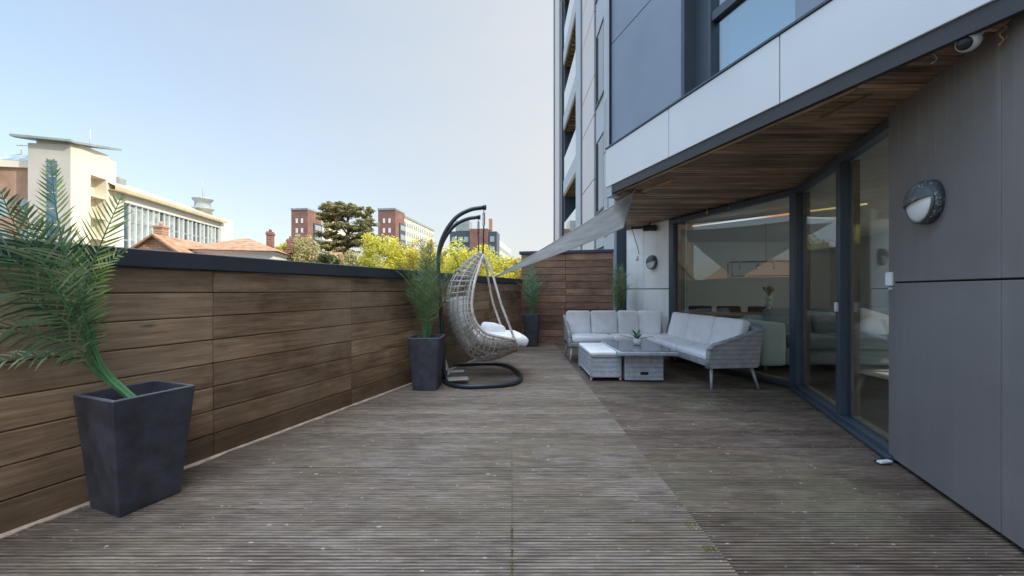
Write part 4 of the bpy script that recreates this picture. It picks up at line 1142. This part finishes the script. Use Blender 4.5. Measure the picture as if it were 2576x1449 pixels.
# ------------------------------------------------------------------ town beyond: office building on the left
ob=thing('office_building',(-61.7,60,GZ),0,'cream office building with winged roof tower, long glazed wing and round turret','building')
def opx(Y): return -61.7-.157*(Y-60)
OM=frame((opx(53.3),53.3,0),(-.157,1)); OI=Matrix.Translation((61.7,-60,-GZ))     # X recedes, Y = left (away), Z up
def ob_(name,mb,mat,par=None):
    o=mb.build(name,mat,par or ob)
    if par is None: o.matrix_local=OI@OM
    return o
def ox(u):
    r_=(u-CX)/F0; Y=-52.28/(r_+.157); return (Y-53.3)*1.0122
x178,x292=0,ox(292); xa,xb=ox(228),ox(268)
mb=MB(); mb.box(0,xa,0,4.95,GZ,21.1); mb.box(xb,x292,0,4.95,GZ,21.1); mb.box(xa,xb,1.6,4.95,GZ,21.1); mb.box(xa,xb,0,1.6,17.9,21.1)
ob_('tower_wall',mb,M['cream'])
mb=MB(); mb.box(-.08,0,0,4.95,GZ,21.1); ob_('tower_end_wall',mb,M['cream_s'])
for k in range(7):
    mb=MB(); mb.box(xa,xb,.15,1.6,18.3-3.1*k-3.4,18.3-3.1*k-3.1); ob_('floor_slab',mb,M['cream'])
for k in range(5): 
    mb=MB(); mb.box(xa+.1,xa+(xb-xa)*.55,1.5,1.62,18.0-3.1*k-2.6,18.0-3.1*k-.5); ob_('window',mb,M['winglass'])
mb=MB(); mb.box(-.14,-.07,1.6,2.75,GZ,18.9); ob_('window_strip',mb,M['blueglass'])
mb=MB()
for k in range(9): mb.box(-.17,-.13,1.55,2.8,18.8-2.2*k,18.95-2.2*k)
ob_('glazing_bars',mb,M['cream_s'])
mb=MB(); vs=[];n=12
for i in range(n+1):
    k=i/n; x=-.8+k*(x292+1.0); z=21.35+.22*max(0,x)
    for y,zz_ in ((-.6,0),(6.4,.35)): vs+=[(x,y,z+zz_),(x,y,z+zz_+.3)]
fs=[]
for i in range(n):
    a=i*4; fs+=[(a,a+2,a+6,a+4),(a+1,a+5,a+7,a+3),(a,a+4,a+5,a+1),(a+2,a+3,a+7,a+6)]
fs+=[(0,1,3,2),(n*4,n*4+2,n*4+3,n*4+1)]
mb.add(vs,fs,0,.5); ob_('wing_roof',mb,M['greyroof'])
mb=MB(); mb.box(.4,x292-.6,.5,4.4,21.1,21.9); ob_('parapet',mb,M['cream'])
mb=MB(); mb.tube([(6,2.5,22),(6,2.5,25.5)],.06,5); ob_('mast',mb,M['leg'])
# brick part behind to the left
mb=MB(); mb.box(1.2,12,5.0,11,GZ,18.6); ob_('brick_wall',mb,M['brick_or'])
mb=MB(); mb.box(.9,1.2,5.0,11,18.0,18.9); ob_('cornice',mb,M['cream'])
mb=MB(); mb.add([(1.2,5,18.9),(1.2,11,18.9),(5,11,21),(5,5,21)],[(0,1,2,3)]); mb.box(5,8,5,11,18.6,21.02); ob_('glass_roof',mb,M['winlight'])
mb=MB()
for k in range(4): mb.tube([(1.3,5+k*1.8,18.9),(5,5+k*1.8,21.05)],.07,4)
mb.tube([(5,5,22.3),(5,11,22.3)],.05,4)
for k in range(4): mb.tube([(5,5+k*1.8,21),(5,5+k*1.8,22.3)],.04,4)
ob_('railing',mb,M['chrome'])
for k in range(2):
    for r_ in range(3):
        mb=MB(); y=6.4+k*2.6; z=13.2-r_*4.2; pts=[(y-.55,z-2),(y+.55,z-2),(y+.55,z)]+[(y+.55*math.cos(a),z+.55*math.sin(a)) for a in [math.pi*i/8 for i in range(1,8)]]+[(y-.55,z)]
        vs=[(1.17,p[0],p[1]) for p in pts]; mb.add(vs,[tuple(range(len(vs)))[::-1]]); ob_('window',mb,M['winlight'])
# long glazed wing
xg0,xg1,xe=ox(300),ox(553),ox(583)
mb=MB(); mb.box(x292,xg0+1,.3,14,GZ,16.6); mb.box(xg0+1,xg1,.9,14,GZ,16.6); mb.box(xg0+1,xg1,0,.9,15.2,16.5); mb.box(xg1,xe,-.2,14,GZ,17.6); mb.box(xg0+1,xg1,0,.9,GZ,-1)
ob_('wing_wall',mb,M['whiterender'])
mb=MB(); 
vs=[(x292-1.5,-1.0,16.5),(xg1+.8,-1.0,16.3),(xg1+.8,-1.0,16.9),(x292-1.5,-1.0,17.1),(x292-1.5,4,19.6),(xg1+.8,4,19.0)]
mb.add(vs,[(0,1,2,3),(3,2,5,4)]); mb.box(x292-1.5,xg1+.8,-1.0,5,16.45,16.55); ob_('wing_roof',mb,M['tanroof'])
ncol=20; wpx=(xg1-xg0-1)/ncol
for k in range(ncol):
    a=xg0+1+wpx*k
    mb=MB(); mb.box(a+wpx*.06,a+wpx*.94,.42,.5,-1,15.2); ob_('window_bay',mb,M['winlight'] if random.random()<.55 else M['winglass'])
mb=MB()
for k in range(ncol+1):
    a=xg0+1+wpx*k; mb.box(a-wpx*.06,a+wpx*.06,.15,.9,-1,15.2)
ob_('mullions',mb,M['whiterender'])
mb=MB()
for z in (12.2,9.1,6,2.9): mb.box(xg0+1,xg1,.36,.42,z,z+.3)
ob_('spandrels',mb,M['greyroof'])
xt=ox(552); 
mb=MB(); mb.lathe([(1.75,16.5),(1.75,19.0),(2.1,19.2),(2.1,19.5),(1.6,19.6),(1.45,20.9),(1.9,21.3),(2.0,21.6),(1.2,21.9)],20,M=T(xt,3.4,0)); ob_('turret',mb,M['greyroof'])
mb=MB(); mb.tube([(xt,3.4,21.8),(xt,3.4,25.8)],.05,4); mb.tube([(xt+.5,3.4,21.8),(xt+.5,3.4,24)],.04,4); ob_('antenna',mb,M['leg'])
mb=MB(); mb.box(ox(333),ox(352),2,4,17.5,19.6); ob_('roof_plant',mb,M['greyroof'])

# ---- houses near the fence
h1=thing('house',(-23,25,GZ),0,'brick gabled house with orange tiled roof and chimney just over the fence','house')
HM=Matrix.Translation((0,0,0)); dirr=Vector((-.6,4.8,0)).normalized(); H1=Matrix.Rotation(math.atan2(dirr.y,dirr.x)-math.pi/2,4,'Z')
za=4.64-GZ; sl=.75; hw=4.2; ez=za-hw*sl
mb=MB(); 
mb.add([(-hw,0,0),(hw,0,0),(hw,0,ez),(0,0,za),(-hw,0,ez),(-hw,5.2,0),(hw,5.2,0),(hw,5.2,ez),(0,5.2,za),(-hw,5.2,ez)],[(0,1,2,3,4),(9,8,7,6,5),(1,6,7,2),(0,4,9,5)]); mb.build('wall',M['brick_or'],h1,H1)
mb=MB(); e_=.25
for sg in (-1,1):
    a=(0,-.3,za+.12);b=(0,5.5,za+.12);c=(sg*(hw+.4),5.5,ez-.3*sl+.1);d=(sg*(hw+.4),-.3,ez-.3*sl+.1)
    lo=[(p[0],p[1],p[2]-.14) for p in (a,b,c,d)]
    mb.add([a,b,c,d]+lo,[(0,1,2,3),(7,6,5,4),(0,3,7,4),(1,5,6,2),(3,2,6,7)])
rf=mb.build('roof',M['tile'],h1,H1)
mb=MB(); mb.box(-.55,-.05,.6,1.2,za-1,za+.75); mb.box(-.6,0,.55,1.25,za+.65,za+.78); mb.lathe([(.1,0),(.09,.3)],10,M=T(-.3,.9,za+.78)); mb.build('chimney',M['brick_or'],rf)
h2=thing('house',(-20.6,30,GZ),R(15),'house with low hipped red tile roof and white eaves right of the gabled house','house')
za=5.15-GZ; ez=3.95-GZ
mb=MB(); mb.box(-2.7,2.7,-2.8,2.8,0,ez); mb.build('wall',M['whiterender'],h2)
mb=MB(); mb.box(-2.85,2.85,-2.95,2.95,ez-.18,ez-.02); mb.build('eaves',M['whiteplastic'],h2)
mb=MB(); mb.add([(-3.1,-3.2,ez),(3.1,-3.2,ez),(3.1,3.2,ez),(-3.1,3.2,ez),(-.2,0,za),(.2,0,za)],[(0,1,5,4),(1,2,5),(2,3,4,5),(3,0,4),(3,2,1,0)]); rf=mb.build('roof',M['tile'],h2)
for x,y,zt_ in ((1.5,.6,za+.65),(2.9,.8,za+.15)):
    mb=MB(); mb.box(x-.2,x+.2,y-.3,y+.3,za-1,zt_); mb.box(x-.25,x+.25,y-.35,y+.35,zt_-.25,zt_-.1)
    for q in (-.12,.12): mb.lathe([(.08,0),(.07,.22)],8,M=T(x,y+q,zt_))
    mb.build('chimney',M['brick_dark'],rf)
h3=thing('house',(-19.8,38,GZ),R(8),'far red roofed house end with a single chimney beside the hipped house','house')
za=4.9-GZ; ez=3.4-GZ
mb=MB(); mb.box(-2.8,2.8,-3,3,0,ez); mb.build('wall',M['brick_or'],h3)
mb=MB(); mb.add([(-3,-3.2,ez),(3,-3.2,ez),(3,3.2,ez),(-3,3.2,ez),(-3,0,za),(3,0,za)],[(0,1,5,4),(1,2,5),(2,3,4,5),(3,0,4),(3,2,1,0)]); rf=mb.build('roof',M['tile'],h3)
mb=MB(); mb.box(-.2,.25,-.2,.4,za-1,za+.7); mb.lathe([(.1,0),(.08,.3)],8,M=T(0,.1,za+.7)); mb.build('chimney',M['brick_dark'],rf)

h4=thing('house',(-31,18,GZ),R(40),'brick house with tiled roof left of the picture edge, mirrored in the picture window','house')
za=3.9-GZ; ez=2.2-GZ
mb=MB(); mb.box(-6,6,-3,3,0,ez); mb.build('wall',M['brick_or'],h4)
mb=MB(); mb.add([(-6.3,-3.3,ez),(6.3,-3.3,ez),(6.3,3.3,ez),(-6.3,3.3,ez),(-5,0,za),(5,0,za)],[(0,1,5,4),(1,2,5),(2,3,4,5),(3,0,4),(3,2,1,0)]); rf=mb.build('roof',M['tile'],h4)
mb=MB(); mb.box(-3.3,-2.7,-.3,.3,za-.6,za+.8); mb.build('chimney',M['brick_or'],rf)
# ---- distant brick towers
TD=Vector((.115,1,0)).normalized()
def brick_tower(uc,uw_,Y0,label,long_=35,ztop=24.0):
    xc=(uc-CX)/F0*Y0; t=thing('brick_tower',(xc,Y0,GZ),math.atan2(TD.y,TD.x),label,'building','brick apartment towers')
    w=uw_*Y0/F0; zt_=ztop-GZ
    # local X recedes, local Y = left
    mb=MB(); mb.box(0,6.5,0,w,0,zt_); mb.build('wall',M['brick_dark'],t)
    mb=MB(); mb.box(-.15,6.6,-.1,w+.1,zt_,zt_+.5); mb.build('parapet',M['greyroof'],t)
    mb=MB(); mb.box(2.5,6.55,-.25,-.05,0,zt_-3.3); mb.build('stair_glazing',M['frame'],t)
    for k in range(7):
        z=zt_-3-k*2.75
        for yy in (w*.28,w*.60):
            mb=MB(); mb.box(-.08,.0,yy,yy+.62,z-.75,z+.55); mb.build('window',M['whiterender'],t)
        mb=MB(); mb.box(3.0,6.0,-.33,-.25,z-2.3,z-.8); mb.build('window',M['winlight'],t)
    mb=MB(); mb.box(6.5,long_,.2,8,0,zt_-.6); mb.build('long_wall',M['cream'],t)
    mb=MB(); mb.box(6.5,long_,-.1,.3,zt_-.9,zt_-.3); mb.build('long_roof',M['greyroof'],t)
    for k in range(7):
        z=zt_-2.6-k*2.75
        mb=MB(); mb.box(7,long_-.5,.08,.2,z-.7,z+.55); mb.build('window_band',M['winlight'],t)
    mb=MB()
    for k in range(14): x=8+k*(long_-9)/14; mb.box(x,x+.4,.02,.2,0,zt_-1)
    mb.build('piers',M['cream'],t)
    return t
brick_tower(774,44.5,110,'dark brick apartment tower left of the pine tree')
brick_tower(995,46,110,'dark brick apartment tower right of the pine tree with a pale wing')
t3=thing('apartment_block',(-12,108,GZ),math.atan2(TD.y,TD.x),'low apartment block with dark glazing and brick core behind the hanging chair','building')
s3=108/F0; zt_=18-GZ
def y3(u): return (1249-u)*s3-.0
xo=(1249-CX)*s3; t3.location.x=xo
mb=MB(); mb.box(0,6,y3(1227),y3(1180),0,zt_+.4); mb.build('wall',M['brick_dark'],t3)
mb=MB(); mb.box(.3,6,0,y3(1227),0,zt_-.4); mb.box(.3,6,y3(1180),y3(1128),0,zt_-.2); mb.build('glazed_wall',M['frame'],t3)
for k in range(5):
    z=zt_-2.4-k*2.75
    for a,b in ((1243,1232),(1176,1166),(1162,1150),(1146,1134)): mb=MB(); mb.box(.2,.3,y3(a),y3(b),z-.9,z+.6); mb.build('window',M['winlight'],t3)
mb=MB(); mb.box(1,5,y3(1177),y3(1141),zt_,zt_+2.9); mb.build('plant_room',M['greyroof'],t3)
mb=MB(); mb.box(1,2.2,y3(1236),y3(1228),zt_,zt_+3.3); mb.build('flue',M['brick_or'],t3)
mb=MB(); mb.box(6,34,0,6,0,zt_-2.2); mb.build('long_wall',M['cream'],t3)
for k in range(5): mb=MB(); z=zt_-4.4-k*2.75; mb.box(6.4,33,-.1,.0,z-.5,z+.6); mb.build('window_band',M['winlight'],t3)
lw=thing('low_building',(-36,85,GZ),R(6),'long low pale building seen under the pine tree','building')
mb=MB(); mb.box(-5,8,0,10,0,9.6-GZ+1.4); mb.build('wall',M['whiterender'],lw)
mb=MB(); mb.box(-5.3,8.3,-.3,10.3,17,17.4); mb.build('roof',M['greyroof'],lw)
for k in range(7): mb=MB(); mb.box(-4.3+k*1.7,-3.2+k*1.7,-.1,0,13.2,14.8); mb.build('window',M['winglass'],lw)

# ------------------------------------------------------------------ trees
def clump_crown(mb,centers,leaf,n,flat=1.0):
    for (c,r_) in centers:
        for i in range(n):
            d=Vector((random.gauss(0,1),random.gauss(0,1),random.gauss(0,1))).normalized()*r_*random.random()**.38; d.z*=flat
            p=c+d; s=leaf*random.uniform(.55,1.3)
            a=Vector((random.gauss(0,1),random.gauss(0,1),random.gauss(0,.6))).normalized(); b=a.orthogonal().normalized(); b.rotate(Matrix.Rotation(random.random()*6.28,3,a))
            q=[p-a*s,p+b*s*.45,p+a*s,p-b*s*.45]
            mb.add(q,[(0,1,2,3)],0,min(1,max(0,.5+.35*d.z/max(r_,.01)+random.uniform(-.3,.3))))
def broadtree(u,vtop,hw,Y,mat,label,leaf=.14,n=75,group='trees beyond the fence',nc=120,depth=None):
    c=W(u,vtop,Y); rx=hw*Y/F0; rz=min(3.4,rx*1.1+.6); cz=c.z-rz; ry=depth or rx
    t=thing('tree',(c.x,Y,GZ),0,label,'tree',group)
    cs=[]
    for i in range(nc):
        d=Vector((random.gauss(0,1),random.gauss(0,1),random.gauss(0,1))).normalized()*random.uniform(.45,.93)
        if d.z<-.5: d.z*=.5
        cs.append((Vector((d.x*rx,d.y*ry,cz-GZ+d.z*rz)),rx*random.uniform(.16,.30)))
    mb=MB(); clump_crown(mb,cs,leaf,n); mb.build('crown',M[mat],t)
    mb=MB(); h=cz-GZ; mb.tube(crom([(0,0,0),(.08,.05,h*.5),(-.05,0,h*.9)],5),[.22-.01*i for i in range(11)],8)
    for k in range(9):
        cc=random.choice(cs)[0]; mb.tube([(0,0,h*random.uniform(.45,.8)),(cc.x*.5,cc.y*.5,(h*.8+cc.z)/2),tuple(cc)],[.09,.05,.02],5)
    mb.build('trunk',M['bark'],t)
TR=[(722,622,26,40,'goldleaf','small russet bush beside the brick chimneys'),
 (768,598,50,33,'oliveleaf','loose olive tree in front of the left brick tower'),
 (832,645,40,27,'greenleaf','low green tree right of the olive tree'),
 (893,640,52,36,'oliveleaf','dull green tree around the foot of the pine trunk'),
 (958,590,54,27,'yellowleaf','tall yellow tree right of the pine'),
 (1010,615,42,31,'oliveleaf','olive yellow tree between the two yellow ones'),
 (1068,604,50,28,'goldleaf','golden tree behind the palm planter'),
 (1118,640,44,33,'yellowleaf','yellow tree behind the arched stand'),
 (1178,608,58,25,'yellowleaf','bright yellow tree behind the hanging chair'),
 (1243,650,46,28,'yellowleaf','yellow bushy tree right of the hanging chair'),
 (1300,655,44,31,'goldleaf','yellow tree at the right end of the fence behind the sail')]
for (u,v,hw,Y,mt,lb) in TR: broadtree(u,v-13,hw*1.3,Y,mt,lb,leaf=.0036*Y)
for (u,v,hw,Y,mt,lb) in ((560,668,60,21,'greenleaf','low green tree in front of the two houses'),(1390,668,60,30,'yellowleaf','yellow tree hidden behind the timber wall and sail')): 
    broadtree(u,v,hw,Y,mt,lb,leaf=.0042*Y)
# pine: layered flat plates on a bare trunk
Yp=45; pc=W(873,505,Yp); pt=thing('pine_tree',(pc.x,Yp,GZ),0,'tall dark pine with layered flat crown between the two brick towers','tree')
sc_=Yp/F0; top=pc.z-GZ
def pz(v): return H-(v-HOR)*sc_-GZ
cs=[]; limbs=[]
pl_=[(860,517,38,9),(900,528,32,9),(835,528,24,8),(882,540,45,10),(835,552,26,8),(920,560,24,8),(855,570,30,8),(900,575,34,9),(832,590,26,8),(870,596,36,9),(925,590,22,7),(845,612,38,9),(900,612,36,8),(868,632,26,7),(825,622,20,6),(940,604,14,6),(818,540,12,6)]
for (u,v,hw,hh) in pl_:
    x=(u-873)*sc_; z=pz(v)
    for k in range(int(hw*1.3)):
        dx=random.uniform(-1,1); cs.append((Vector((x+dx*hw*sc_,random.uniform(-1,1)*1.5,z+random.gauss(0,.35)*hh*sc_-.2*abs(dx)*sc_*hh)),random.uniform(.20,.40)))
    limbs.append((x,z))
mb=MB(); clump_crown(mb,cs,.105,70,.6); mb.build('crown',M['pineleaf'],pt)
mb=MB(); mb.tube(crom([(0,0,0),(.1,0,6),(-.1,0,pz(640)),(.15,0,pz(580)),(-.1,0,pz(520))],6),[.42-.0145*i for i in range(25)],8)
for x,z in limbs:
    z0=z-random.uniform(.5,1.2); mb.tube([(0,0,z0),(x*.55,random.uniform(-.4,.4),z-.35),(x,random.uniform(-.6,.6),z)],[.12,.08,.03],5)
mb.build('trunk',M['bark'],pt)
